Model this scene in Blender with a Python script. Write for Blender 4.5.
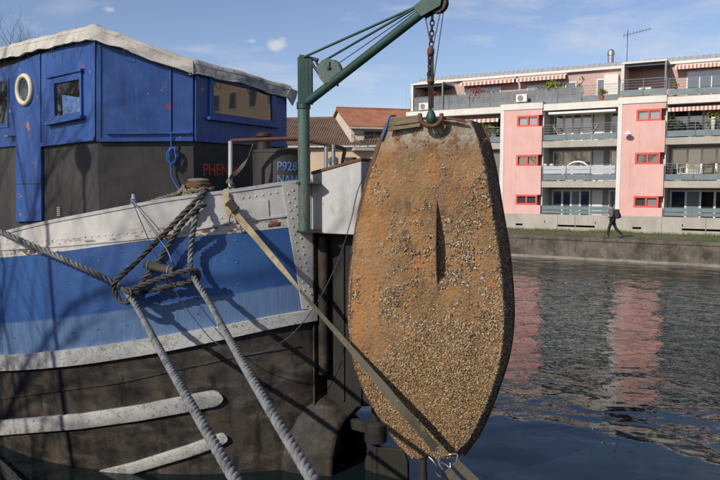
import bpy, bmesh, math, random
from mathutils import Vector, Matrix, noise
R = math.radians
random.seed(7)
sc = bpy.context.scene
for o in list(bpy.data.objects): bpy.data.objects.remove(o)

# ------------------------------------------------------------------ camera
CAMH = 3.8                       # metres above the water (water is z = 0)
FPX = 680.0                      # focal length in pixels of a 720 px wide picture
PITCH = math.atan(57.0 / FPX)    # horizon sits 57 px above the middle
cam_data = bpy.data.cameras.new('camera')
cam_data.sensor_width = 36.0
cam_data.lens = FPX / 720.0 * 36.0
cam_data.clip_start = 0.05
cam_data.clip_end = 6000
cam = bpy.data.objects.new('camera', cam_data)
sc.collection.objects.link(cam)
cam.location = (0, 0, CAMH)
cam.rotation_euler = (math.pi / 2 - PITCH, 0, 0)
sc.camera = cam

# ------------------------------------------------------------------ light
SUN_AZ, SUN_EL = R(42), R(33)    # sun behind the camera, 42 degrees to its left
TOSUN = Vector((-math.sin(SUN_AZ) * math.cos(SUN_EL), -math.cos(SUN_AZ) * math.cos(SUN_EL), math.sin(SUN_EL)))
w = bpy.data.worlds.new('World'); sc.world = w; w.use_nodes = True
nt = w.node_tree; nt.nodes.clear()
out = nt.nodes.new('ShaderNodeOutputWorld'); bg = nt.nodes.new('ShaderNodeBackground')
sky = nt.nodes.new('ShaderNodeTexSky'); sky.sky_type = 'NISHITA'; sky.sun_disc = False
sky.sun_elevation = SUN_EL
sky.sun_rotation = math.atan2(TOSUN.x, TOSUN.y) % (2 * math.pi)
sky.altitude = 100; sky.air_density = 1.0; sky.dust_density = 0.55; sky.ozone_density = 3.0
tc = nt.nodes.new('ShaderNodeTexCoord')
mp = nt.nodes.new('ShaderNodeMapping'); mp.inputs['Scale'].default_value = (3.0, 3.0, 11.0)
mp.inputs['Rotation'].default_value = (0, R(6), R(25))
cn = nt.nodes.new('ShaderNodeTexNoise'); cn.inputs['Scale'].default_value = 1.5; cn.inputs['Detail'].default_value = 7
cn.inputs['Roughness'].default_value = 0.58; cn.inputs['Distortion'].default_value = 0.25
mr = nt.nodes.new('ShaderNodeMapRange'); mr.inputs['From Min'].default_value = 0.53; mr.inputs['From Max'].default_value = 0.74
mr.inputs['To Max'].default_value = 0.6
mx = nt.nodes.new('ShaderNodeMix'); mx.data_type = 'RGBA'
mx.inputs[7].default_value = (6.0, 6.2, 6.6, 1)
L = nt.links.new
L(tc.outputs['Generated'], mp.inputs['Vector']); L(mp.outputs[0], cn.inputs['Vector']); L(cn.outputs['Fac'], mr.inputs['Value'])
tint = nt.nodes.new('ShaderNodeMix'); tint.data_type = 'RGBA'; tint.blend_type = 'MULTIPLY'; tint.inputs[0].default_value = 1.0
tint.inputs[7].default_value = (1.06, 0.95, 1.0, 1)     # white balance of the picture
L(sky.outputs[0], tint.inputs[6])
L(mr.outputs[0], mx.inputs[0]); L(tint.outputs[2], mx.inputs[6]); 
cur = mx.outputs[2]
def puff(cur, d, r, amt):                               # one small fair-weather cloud
    vs = nt.nodes.new('ShaderNodeVectorMath'); vs.operation = 'SUBTRACT'; vs.inputs[1].default_value = d
    L(tc.outputs['Generated'], vs.inputs[0])
    vm = nt.nodes.new('ShaderNodeVectorMath'); vm.operation = 'MULTIPLY'; vm.inputs[1].default_value = (1, 1, 1.7); L(vs.outputs[0], vm.inputs[0])
    vl = nt.nodes.new('ShaderNodeVectorMath'); vl.operation = 'LENGTH'; L(vm.outputs[0], vl.inputs[0])
    nz = nt.nodes.new('ShaderNodeTexNoise'); nz.inputs['Scale'].default_value = .9 / r; nz.inputs['Detail'].default_value = 5; L(tc.outputs['Generated'], nz.inputs['Vector'])
    ma = nt.nodes.new('ShaderNodeMath'); ma.operation = 'MULTIPLY_ADD'; ma.inputs[1].default_value = -2.6 * r; L(nz.outputs['Fac'], ma.inputs[0]); L(vl.outputs['Value'], ma.inputs[2])
    m2 = nt.nodes.new('ShaderNodeMapRange'); m2.inputs['From Min'].default_value = -.30 * r; m2.inputs['From Max'].default_value = -1.15 * r; m2.inputs['To Max'].default_value = amt; L(ma.outputs[0], m2.inputs['Value'])
    x = nt.nodes.new('ShaderNodeMix'); x.data_type = 'RGBA'; x.inputs[7].default_value = (6.6, 6.5, 6.6, 1); L(m2.outputs[0], x.inputs[0]); L(cur, x.inputs[6]); return x.outputs[2]
for (pu, pv, pr, pa) in ((279, 44.5, .016, .6), (110, 9, .009, .4), (250, 41, .008, .35)):
    xx = (pu - 360.0) / FPX; yy = (240.0 - pv) / FPX; dd = Vector((xx, math.cos(PITCH) + yy * math.sin(PITCH), -math.sin(PITCH) + yy * math.cos(PITCH))).normalized()
    cur = puff(cur, dd, pr, pa)
L(cur, bg.inputs['Color'])
bg.inputs['Strength'].default_value = 0.108
L(bg.outputs[0], out.inputs['Surface'])
sd = bpy.data.lights.new('sun', 'SUN'); sd.energy = 4.3; sd.angle = R(0.53); sd.color = (1.0, 0.93, 0.82)
sun = bpy.data.objects.new('sun', sd); sc.collection.objects.link(sun)
sun.rotation_euler = (-TOSUN).to_track_quat('-Z', 'Y').to_euler()
sun.location = (-20, -20, 30)
sc.view_settings.view_transform = 'Standard'; sc.view_settings.look = 'None'
sc.view_settings.exposure = 0.12; sc.view_settings.gamma = 1.0

# ------------------------------------------------------------------ pixel helpers
_c, _s = math.cos(PITCH), math.sin(PITCH)
CAM = Vector((0, 0, CAMH))
def ray(u, v):
    x = (u - 360.0) / FPX; y = (240.0 - v) / FPX
    return Vector((x, _c + y * _s, -_s + y * _c))
def PY(u, v, Y):
    r = ray(u, v); return CAM + r * (Y / r.y)
def PZ(u, v, z):
    r = ray(u, v); return CAM + r * ((z - CAMH) / r.z)
def PP(u, v, p, n):
    r = ray(u, v); return CAM + r * ((Vector(p) - CAM).dot(n) / r.dot(n))
def lerp(a, b, t): return a + (b - a) * t
def interp(xs, ys, x):
    if x <= xs[0]: return ys[0]
    for i in range(len(xs) - 1):
        if x <= xs[i + 1]: return lerp(ys[i], ys[i + 1], (x - xs[i]) / (xs[i + 1] - xs[i]))
    return ys[-1]

# ------------------------------------------------------------------ materials
MATS = {}
def mat(name, base, rough=0.65, layers=(), bump=None, metal=0.0, spec=0.4, vcol=False, coat=0.0):
    """base colour + procedural layers: (colour, kind, scale, lo, hi, stretch, strength)"""
    m = bpy.data.materials.new(name); m.use_nodes = True; MATS[name] = m
    t = m.node_tree; n = t.nodes; b = n['Principled BSDF']; lk = t.links.new
    b.inputs['Roughness'].default_value = rough; b.inputs['Metallic'].default_value = metal
    b.inputs['Specular IOR Level'].default_value = spec
    if coat: b.inputs['Coat Weight'].default_value = coat
    tcn = n.new('ShaderNodeTexCoord')
    if vcol:
        a = n.new('ShaderNodeVertexColor'); a.layer_name = 'Col'; cur = a.outputs['Color']
    else:
        rgb = n.new('ShaderNodeRGB'); rgb.outputs[0].default_value = (*base, 1); cur = rgb.outputs[0]
    seed = sum(map(ord, name)) % 97
    lastmask = None
    for i, ly in enumerate(layers):
        colr, kind, scale, lo, hi = ly[:5]
        stretch = ly[5] if len(ly) > 5 else (1, 1, 1)
        strength = ly[6] if len(ly) > 6 else 1.0
        band = ly[7] if len(ly) > 7 else None
        mpn = n.new('ShaderNodeMapping'); mpn.inputs['Scale'].default_value = stretch
        mpn.inputs['Location'].default_value = (seed * 1.3 + i * 7.1, seed * .7, i * 3.3)
        lk(tcn.outputs['Object'], mpn.inputs[0])
        if kind == 'noise':
            tx = n.new('ShaderNodeTexNoise'); tx.inputs['Scale'].default_value = scale
            tx.inputs['Detail'].default_value = 8; tx.inputs['Roughness'].default_value = 0.62
            o = tx.outputs['Fac']
        elif kind == 'crack':
            nz = n.new('ShaderNodeTexNoise'); nz.inputs['Scale'].default_value = scale * 0.8; nz.inputs['Detail'].default_value = 5
            lk(mpn.outputs[0], nz.inputs['Vector'])
            va = n.new('ShaderNodeVectorMath'); va.operation = 'MULTIPLY_ADD'
            va.inputs[1].default_value = (0.22, 0.22, 0.22); lk(nz.outputs['Color'], va.inputs[0]); lk(mpn.outputs[0], va.inputs[2])
            tx = n.new('ShaderNodeTexVoronoi'); tx.feature = 'DISTANCE_TO_EDGE'; tx.inputs['Scale'].default_value = scale
            o = tx.outputs['Distance']
        elif kind == 'cell':
            tx = n.new('ShaderNodeTexVoronoi'); tx.inputs['Scale'].default_value = scale; o = tx.outputs['Distance']
        lk((va if kind == 'crack' else mpn).outputs[0], tx.inputs['Vector'])
        r = n.new('ShaderNodeMapRange'); r.inputs['From Min'].default_value = lo; r.inputs['From Max'].default_value = hi
        r.inputs['To Max'].default_value = strength
        lk(o, r.inputs['Value']); fac = r.outputs[0]
        if band:                                  # only inside a band of the surface's own v coordinate
            sp = n.new('ShaderNodeSeparateXYZ'); lk(tcn.outputs['UV'], sp.inputs[0])
            r2 = n.new('ShaderNodeMapRange'); r2.inputs['From Min'].default_value = band[0]; r2.inputs['From Max'].default_value = band[1]
            lk(sp.outputs['X' if len(band) > 2 else 'Y'], r2.inputs['Value'])
            mu = n.new('ShaderNodeMath'); mu.operation = 'MULTIPLY'; lk(fac, mu.inputs[0]); lk(r2.outputs[0], mu.inputs[1]); fac = mu.outputs[0]
        x = n.new('ShaderNodeMix'); x.data_type = 'RGBA'; x.inputs[7].default_value = (*colr, 1)
        lk(fac, x.inputs[0]); lk(cur, x.inputs[6]); cur = x.outputs[2]
    lk(cur, b.inputs['Base Color'])
    if bump:
        tx = n.new('ShaderNodeTexNoise'); tx.inputs['Scale'].default_value = bump[0]; tx.inputs['Detail'].default_value = 6
        tx.inputs['Roughness'].default_value = 0.6
        mpn = n.new('ShaderNodeMapping'); mpn.inputs['Scale'].default_value = bump[3] if len(bump) > 3 else (1, 1, 1)
        lk(tcn.outputs['Object'], mpn.inputs[0]); lk(mpn.outputs[0], tx.inputs['Vector'])
        bp = n.new('ShaderNodeBump'); bp.inputs['Strength'].default_value = bump[1]; bp.inputs['Distance'].default_value = bump[2]
        lk(tx.outputs['Fac'], bp.inputs['Height']); lk(bp.outputs[0], b.inputs['Normal'])
        r = n.new('ShaderNodeMapRange'); r.inputs['To Min'].default_value = max(0, rough - .12); r.inputs['To Max'].default_value = min(1, rough + .12)
        lk(tx.outputs['Fac'], r.inputs['Value']); lk(r.outputs[0], b.inputs['Roughness'])
    return m
RUST = (0.20, 0.065, 0.02); DRUST = (0.07, 0.03, 0.015)
VST = (5, 5, 0.35)               # vertical streaks
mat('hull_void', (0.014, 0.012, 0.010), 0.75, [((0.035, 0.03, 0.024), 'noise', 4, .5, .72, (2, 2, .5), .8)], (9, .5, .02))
mat('hull_dark', (0.050, 0.041, 0.033), 0.7, [((0.012, 0.011, 0.010), 'noise', 1.9, .47, .60, (1, 1, 1.2)), ((0.15, 0.13, 0.105), 'noise', 1.9, .52, .70, (1, 1, 2.8), .6),
     ((0.008, 0.008, 0.007), 'noise', 3.0, .50, .64, (2.0, 2.0, .6), .9), ((0.010, 0.009, 0.008), 'noise', 4, .30, .58, (1, 1, .8), .85, (.16, .03)), ((0.10, 0.062, 0.036), 'noise', 2.4, .52, .74, (1, 1, 1), .6), ((0.17, 0.155, 0.13), 'noise', 21, .64, .8, (1, 1, .7), .6)], (9, .5, .02))
mat('hull_white', (0.46, 0.45, 0.43), 0.5, [((0.29, 0.265, 0.23), 'noise', 2.2, .45, .7, (1.5, 1.5, .5), .8), ((0.36, 0.33, 0.28), 'noise', 9, .55, .7, VST, .45),
     (RUST, 'noise', 3.4, .57, .61, (1, 1, 2.4), .9, (.60, .80)), (DRUST, 'noise', 4.5, .56, .60, (1, 1, 2.6), .9, (.70, .84)), ((0.24, 0.12, 0.05), 'noise', 7, .52, .66, (1, 1, .4), .7, (.22, .0)), (RUST, 'noise', 17, .66, .70, (1, 1, 1), .8)], (14, .25, .01))
mat('hull_blue', (0.020, 0.067, 0.205), 0.45, [((0.035, 0.105, 0.28), 'noise', 1.3, .42, .7, (1, 1, .6), .8), ((0.015, 0.06, 0.215), 'noise', 6, .5, .75, VST, .6),
     ((0.12, 0.19, 0.31), 'noise', 9, .05, .55, (6, 6, .3), .8, (.66, .69)), ((0.16, 0.24, 0.40), 'noise', 30, .63, .72, (1, 1, .5), .5), ((0.05, 0.055, 0.07), 'noise', 4, .6, .75, VST, .6)], (11, .22, .012), spec=.5)
mat('strake_white', (0.40, 0.40, 0.385), 0.6, [((0.30, 0.285, 0.26), 'noise', 3, .48, .75), ((0.04, 0.036, 0.033), 'crack', 9, .020, .007, (1, 1, 1.3), .9), ((0.10, 0.09, 0.08), 'noise', 15, .62, .70, (1, 1, 1), .8),
     ((0.16, 0.14, 0.12), 'noise', 5, .55, .72, (1, 1, 1), .55)], (16, .35, .01))
mat('cabin_blue', (0.019, 0.064, 0.235), 0.42, [((0.045, 0.11, 0.30), 'noise', 1.4, .45, .7, (1, 1, .7), .8), ((0.012, 0.03, 0.10), 'noise', 5, .55, .75, (4, 4, .25), .6), ((0.075, 0.14, 0.31), 'noise', 3.5, .56, .72, (3, 3, .35), .5), ((0.015, 0.055, 0.22), 'noise', 7, .5, .72, VST, .5),
     ((0.20, 0.07, 0.06), 'noise', 4.5, .63, .69, (1, 1, 1.3), .7), ((0.45, 0.17, 0.03), 'noise', 7, .66, .68, (1, 1, .8), .9), ((0.012, 0.04, 0.15), 'noise', 2.2, .5, .66, (1, 1, .8), .55), ((0.1, 0.17, 0.38), 'noise', 26, .6, .75, (1, 1, 1), .35)], (8, .18, .012), spec=.5)  # the broad dark mottle layer paints the trees' dappled shade into the blue
mat('cabin_black', (0.030, 0.028, 0.027), 0.62, [((0.060, 0.054, 0.050), 'noise', 1.5, .45, .72, (1, 1, .6), .8), ((0.085, 0.075, 0.065), 'noise', 12, .58, .75, VST, .45), ((0.015, 0.015, 0.015), 'noise', 4, .55, .7, VST, .5)], (10, .25, .01))
mat('tarpaulin', (0.50, 0.47, 0.41), 0.75, [((0.30, 0.285, 0.255), 'noise', 2.5, .42, .68, (1, 1, 1), .8), ((0.17, 0.165, 0.155), 'noise', 6, .53, .75, (1, 1, 1.6), .7), ((0.62, 0.60, 0.55), 'noise', 5, .6, .75, (1, 1, 1), .6), ((0.12, 0.115, 0.11), 'noise', 30, .6, .75, (1, 1, 1), .5)], (18, .4, .015))
mat('tarp_dirty', (0.37, 0.35, 0.31), 0.8, [((0.14, 0.13, 0.12), 'noise', 3, .45, .64, (1, 1, 1), .85), ((0.34, 0.325, 0.29), 'noise', 6, .56, .72, (1, 1, 1.6), .7), ((0.06, 0.06, 0.055), 'noise', 14, .54, .7, (1, 1, 1), .7)], (18, .4, .015))
mat('wall_ledge', (0.20, 0.18, 0.155), 0.9, [((0.14, 0.125, 0.10), 'noise', 2, .45, .62)], (9, .6, .04))
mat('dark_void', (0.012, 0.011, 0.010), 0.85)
mat('white_paint', (0.40, 0.405, 0.40), 0.5, [((0.28, 0.275, 0.26), 'noise', 1.8, .45, .68, (1.5, 1.5, .6), .8), ((0.30, 0.27, 0.22), 'noise', 10, .55, .72, (1, 1, .5), .7), (RUST, 'noise', 22, .64, .68, (1, 1, .6), .8)], (30, .2, .004))
mat('cream_paint', (0.58, 0.53, 0.38), 0.5, [((0.42, 0.36, 0.24), 'noise', 9, .5, .72)], (30, .2, .004))
mat('dinghy_steel', (0.195, 0.115, 0.055), 0.85, [((0.30, 0.17, 0.075), 'noise', 2.2, .42, .62, (1, 1, .8), .9), ((0.34, 0.15, 0.045), 'noise', 3.0, .54, .66, (1.4, 1.4, .55), .8), ((0.085, 0.05, 0.028), 'noise', 5, .55, .68, (1, 1, .7), .85),
     ((0.30, 0.25, 0.17), 'noise', 13, .56, .7, (1, 1, 1), .55), ((0.36, 0.165, 0.055), 'noise', 3.2, .38, .64, (1.2, 1.2, .4), .65, (.26, .10, 'x')), ((0.32, 0.31, 0.26), 'noise', 3.0, .30, .52, (1, 1, 1), .85, (.10, .045)), ((0.17, 0.075, 0.03), 'noise', 8, .5, .58, (1, 1, 1), .9, (.16, .06))], (26, .9, .03))
mat('dinghy_side', (0.14, 0.085, 0.045), 0.9, [((0.22, 0.10, 0.035), 'noise', 5, .5, .7), ((0.02, 0.018, 0.015), 'noise', 8, .52, .7)], (22, .8, .03))
mat('mussel', (0.5, 0.45, 0.35), 0.62, vcol=True, spec=.35)
mat('old_wood', (0.19, 0.145, 0.085), 0.8, [((0.085, 0.06, 0.035), 'noise', 5, .45, .68, (1, 1, 7)), ((0.28, 0.23, 0.14), 'noise', 9, .55, .72, (1, 1, 6), .7)], (12, .6, .012, (1, 1, 7)))
mat('crane_green', (0.013, 0.044, 0.036), 0.55, [((0.03, 0.078, 0.064), 'noise', 3, .45, .68, (1, 1, .5), .8), ((0.012, 0.045, 0.038), 'noise', 9, .52, .7, (2, 2, .5), .7), (DRUST, 'noise', 7, .61, .67, (1, 1, .7), .85), ((0.14, 0.22, 0.19), 'noise', 24, .62, .72, (1, 1, 1), .5)], (20, .3, .006))
mat('crane_pipe', (0.05, 0.098, 0.085), 0.55, [((0.085, 0.145, 0.125), 'noise', 4, .5, .7, (2, 2, .5), .8), ((0.13, 0.10, 0.06), 'noise', 5, .52, .62, (1.6, 1.6, .35), .85), (DRUST, 'noise', 12, .58, .66, (1, 1, .6), .8)], (22, .3, .006))
mat('iron', (0.035, 0.030, 0.027), 0.6, [(DRUST, 'noise', 14, .5, .68, (1, 1, 1), .8)], (30, .4, .004), metal=.3)
mat('rusty_iron', (0.12, 0.06, 0.03), 0.8, [((0.05, 0.03, 0.02), 'noise', 12, .48, .66), ((0.22, 0.12, 0.06), 'noise', 21, .58, .7, (1, 1, 1), .7)], (30, .5, .006))
mat('galvanised', (0.38, 0.39, 0.40), 0.4, [((0.2, 0.2, 0.2), 'noise', 15, .5, .7)], None, metal=.7)
mat('rope_grey', (0.17, 0.178, 0.18), 0.92, [((0.06, 0.062, 0.065), 'noise', 9, .45, .66), ((0.26, 0.268, 0.265), 'noise', 14, .56, .72, (1, 1, 1), .7), ((0.13, 0.11, 0.08), 'noise', 3, .55, .7, (1, 1, 1), .6)], (120, .7, .006))
mat('rope_dark', (0.045, 0.043, 0.041), 0.92, [((0.095, 0.088, 0.078), 'noise', 5, .48, .68), ((0.02, 0.02, 0.02), 'noise', 11, .52, .7)], (110, .7, .006))
mat('rope_tan', (0.20, 0.165, 0.11), 0.92, [((0.10, 0.08, 0.055), 'noise', 8, .45, .68), ((0.11, 0.11, 0.08), 'noise', 4, .52, .7)], (110, .7, .005))
mat('cord_blue', (0.03, 0.11, 0.36), 0.8)
mat('cord_dark', (0.05, 0.06, 0.085), 0.85)
mat('cord_pale', (0.22, 0.26, 0.36), 0.85)
mat('webbing', (0.33, 0.27, 0.16), 0.85, [((0.19, 0.15, 0.085), 'noise', 5, .48, .68), ((0.14, 0.125, 0.09), 'noise', 11, .55, .7, (1, 1, 1), .7)], (160, .5, .004))
mat('webbing_grey', (0.095, 0.083, 0.06), 0.9, [((0.065, 0.06, 0.04), 'noise', 5, .45, .66), ((0.26, 0.24, 0.19), 'noise', 13, .6, .7)], (120, .6, .004))
mat('letter_red', (0.50, 0.085, 0.045), 0.6, [((0.2, 0.035, 0.02), 'noise', 9, .45, .7)])
mat('letter_blue', (0.09, 0.17, 0.36), 0.6, [((0.03, 0.06, 0.13), 'noise', 15, .48, .66)])
def glass(name, base, rough=0.03, ior=1.9):
    m = bpy.data.materials.new(name); m.use_nodes = True; MATS[name] = m
    t = m.node_tree; b = t.nodes['Principled BSDF']
    b.inputs['Base Color'].default_value = (*base, 1); b.inputs['Roughness'].default_value = rough
    b.inputs['Specular IOR Level'].default_value = 0.9
    b.inputs['Coat Weight'].default_value = 1.0; b.inputs['Coat Roughness'].default_value = rough; b.inputs['Coat IOR'].default_value = ior
    nz = t.nodes.new('ShaderNodeTexNoise'); nz.inputs['Scale'].default_value = 1.1
    bp = t.nodes.new('ShaderNodeBump'); bp.inputs['Strength'].default_value = 0.06; bp.inputs['Distance'].default_value = 0.03
    tcx = t.nodes.new('ShaderNodeTexCoord')
    t.links.new(tcx.outputs['Object'], nz.inputs['Vector'])
    t.links.new(nz.outputs['Fac'], bp.inputs['Height']); t.links.new(bp.outputs[0], b.inputs['Normal']); t.links.new(bp.outputs[0], b.inputs['Coat Normal'])
    return m
glass('pane_dark', (0.012, 0.013, 0.015)); glass('pane_grey', (0.05, 0.055, 0.065)); glass('pane_curtain', (0.22, 0.22, 0.22))
glass('pane_cabin', (0.014, 0.011, 0.008), ior=1.55)
# building
mat('pink_render', (0.60, 0.365, 0.33), 0.85, [((0.55, 0.315, 0.28), 'noise', .8, .4, .7), ((0.64, 0.42, 0.385), 'noise', 3, .5, .75, (1, 1, .4), .5), ((0.42, 0.245, 0.215), 'noise', 2.5, .56, .78, (3, 3, .15), .5)], (40, .2, .01))
mat('mauve_render', (0.46, 0.32, 0.29), 0.85, [((0.40, 0.28, 0.25), 'noise', 1.2, .4, .7)], (40, .2, .01))
mat('white_render', (0.62, 0.60, 0.555), 0.8, [((0.48, 0.455, 0.41), 'noise', 2, .45, .75, (1, 1, .4), .7)], (30, .15, .01))
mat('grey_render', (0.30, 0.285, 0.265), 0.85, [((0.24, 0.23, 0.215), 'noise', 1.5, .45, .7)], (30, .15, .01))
mat('concrete', (0.37, 0.345, 0.30), 0.88, [((0.27, 0.25, 0.215), 'noise', 1.3, .42, .7, (1, 1, .5), .8), ((0.20, 0.175, 0.14), 'noise', 5, .55, .75, (2, 2, .4), .6), ((0.46, 0.43, 0.38), 'noise', 3, .6, .75, (1, 1, 1), .5)], (26, .3, .02))
mat('bank_concrete', (0.125, 0.105, 0.085), 0.9, [((0.04, 0.034, 0.028), 'noise', .9, .42, .62), ((0.19, 0.165, 0.135), 'noise', 2.2, .57, .70, (1, 1, .7), .8), ((0.03, 0.028, 0.024), 'noise', 3.5, .54, .7, (2, 2, .35), .8), ((0.42, 0.38, 0.33), 'noise', 7, .70, .73)], (9, .7, .05))
mat('red_frame', (0.58, 0.065, 0.045), 0.5)
mat('white_frame', (0.66, 0.65, 0.62), 0.5)
mat('rail_metal', (0.13, 0.16, 0.175), 0.45, metal=.3)
mat('rail_panel', (0.115, 0.155, 0.17), 0.35, [((0.19, 0.235, 0.25), 'noise', 2, .45, .7, (1, 1, 3), .6)], spec=.6)
mat('rail_panel_dark', (0.105, 0.115, 0.125), 0.4, [((0.19, 0.20, 0.20), 'noise', 2.5, .45, .68, (2, 2, .6), .7)], spec=.6)
mat('steel_panel', (0.45, 0.46, 0.48), 0.35, [((0.33, 0.34, 0.36), 'noise', 2, .45, .7, (1, 1, 4), .6)], metal=.3)
mat('copper_edge', (0.34, 0.16, 0.07), 0.6)
mat('zinc_roof', (0.36, 0.365, 0.37), 0.5, [((0.28, 0.28, 0.28), 'noise', 2, .45, .7)], metal=.25)
mat('awning_white', (0.62, 0.585, 0.53), 0.85); mat('awning_red', (0.43, 0.15, 0.11), 0.85)
mat('cream_wall', (0.55, 0.49, 0.40), 0.85, [((0.46, 0.40, 0.32), 'noise', .8, .42, .7)], (30, .1, .01))
mat('peach_wall', (0.47, 0.36, 0.26), 0.85, [((0.40, 0.30, 0.215), 'noise', .9, .42, .7)], (30, .1, .01))
mat('tile_orange', (0.31, 0.14, 0.08), 0.85, [((0.24, 0.085, 0.045), 'noise', 1.2, .42, .66), ((0.40, 0.19, 0.11), 'noise', 6, .55, .72)], (14, .5, .05))
mat('tile_brown', (0.15, 0.095, 0.065), 0.9, [((0.09, 0.06, 0.045), 'noise', 1.0, .42, .66), ((0.23, 0.155, 0.105), 'noise', 5, .54, .72)], (14, .5, .05))
mat('asphalt', (0.09, 0.085, 0.075), 0.9, [((0.13, 0.12, 0.10), 'noise', 3, .45, .7)], (40, .4, .01))
mat('earth', (0.10, 0.09, 0.055), 0.95, [((0.05, 0.075, 0.02), 'noise', .6, .42, .62), ((0.16, 0.14, 0.09), 'noise', 2.5, .52, .7)], (12, .6, .05))
mat('grass', (0.085, 0.11, 0.03), 0.8, [((0.17, 0.165, 0.07), 'noise', 1.4, .45, .7)])
mat('leaf_green', (0.075, 0.095, 0.03), 0.65, [((0.15, 0.13, 0.06), 'noise', 3, .5, .68)])
mat('leaf_yellow', (0.27, 0.235, 0.04), 0.65, [((0.16, 0.17, 0.035), 'noise', 3, .48, .68)])
mat('leaf_red', (0.27, 0.055, 0.05), 0.65, [((0.17, 0.06, 0.03), 'noise', 3, .5, .68)])
mat('leaf_bamboo', (0.17, 0.19, 0.05), 0.65, [((0.09, 0.13, 0.03), 'noise', 3, .48, .68)])
mat('bark', (0.085, 0.062, 0.045), 0.9, [((0.05, 0.04, 0.03), 'noise', 6, .45, .68, (1, 1, .4))], (14, .6, .02))
mat('pot', (0.25, 0.11, 0.06), 0.8); mat('black_plastic', (0.02, 0.02, 0.022), 0.5); mat('white_plastic', (0.62, 0.62, 0.60), 0.45)
mat('yellow_fabric', (0.55, 0.42, 0.16), 0.8); mat('grey_plastic', (0.12, 0.13, 0.14), 0.5)
mat('skin', (0.42, 0.24, 0.17), 0.55); mat('jacket', (0.115, 0.105, 0.11), 0.85, [((0.07, 0.065, 0.07), 'noise', 9, .45, .7)]); mat('trousers', (0.014, 0.013, 0.015), 0.85); mat('hair', (0.02, 0.014, 0.01), 0.6)
mat('shoe', (0.03, 0.03, 0.035), 0.6); mat('backpack_cloth', (0.02, 0.02, 0.023), 0.7)
mat('quay_stone', (0.24, 0.225, 0.20), 0.88, [((0.16, 0.15, 0.13), 'noise', 1.2, .42, .68), ((0.32, 0.30, 0.27), 'noise', 7, .56, .72)], (18, .4, .02))
mat('lamp_globe', (0.55, 0.54, 0.50), 0.4)
def water_mat():
    m = bpy.data.materials.new('water'); m.use_nodes = True; MATS['water'] = m
    t = m.node_tree; n = t.nodes; lk = t.links.new; b = n['Principled BSDF']
    b.inputs['Base Color'].default_value = (0.006, 0.011, 0.013, 1); b.inputs['Roughness'].default_value = 0.015
    b.inputs['IOR'].default_value = 1.40; b.inputs['Specular IOR Level'].default_value = 0.5
    tcx = n.new('ShaderNodeTexCoord')
    # local axes: x along the canal, y across it
    def tex(scale, st, rot, det, rou=0.5, dist=0.0):
        mpn = n.new('ShaderNodeMapping'); mpn.inputs['Scale'].default_value = st; mpn.inputs['Rotation'].default_value = (0, 0, R(rot))
        lk(tcx.outputs['Object'], mpn.inputs[0])
        x = n.new('ShaderNodeTexNoise'); x.inputs['Scale'].default_value = scale; x.inputs['Detail'].default_value = det
        x.inputs['Roughness'].default_value = rou; x.inputs['Distortion'].default_value = dist
        lk(mpn.outputs[0], x.inputs['Vector']); return x.outputs['Fac']
    def mul(a, k):
        x = n.new('ShaderNodeMath'); x.operation = 'MULTIPLY'; lk(a, x.inputs[0])
        if isinstance(k, (int, float)): x.inputs[1].default_value = k
        else: lk(k, x.inputs[1])
        return x.outputs[0]
    def add(a, c):
        x = n.new('ShaderNodeMath'); x.operation = 'ADD'; lk(a, x.inputs[0]); lk(c, x.inputs[1]); return x.outputs[0]
    big = mul(tex(0.55, (0.75, 1.0, 1), -32, 2, .4, .4), 0.075)
    mid = mul(tex(1.35, (0.9, 1.1, 1), -25, 2, .45, .5), 0.040)
    fine = mul(tex(5.0, (0.9, 1.1, 1), -38, 2, .45, .4), 0.0062)
    # the breeze ruffles the open water towards the far bank; the lee side stays glassy
    sp = n.new('ShaderNodeSeparateXYZ'); lk(tcx.outputs['Object'], sp.inputs[0])
    mrn = n.new('ShaderNodeMapRange'); mrn.inputs['From Min'].default_value = 12.0; mrn.inputs['From Max'].default_value = 18.5
    mrn.inputs['To Min'].default_value = 0.07; mrn.inputs['To Max'].default_value = 1.0
    warp = mul(tex(0.25, (1, 1, 1), 0, 3), 5.0); lk(add(sp.outputs['Y'], warp), mrn.inputs['Value'])
    h = add(big, mul(add(mid, fine), mrn.outputs[0]))
    bp = n.new('ShaderNodeBump'); bp.inputs['Strength'].default_value = 1.0; bp.inputs['Distance'].default_value = 1.0
    lk(h, bp.inputs['Height']); lk(bp.outputs[0], b.inputs['Normal'])
water_mat()

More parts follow.
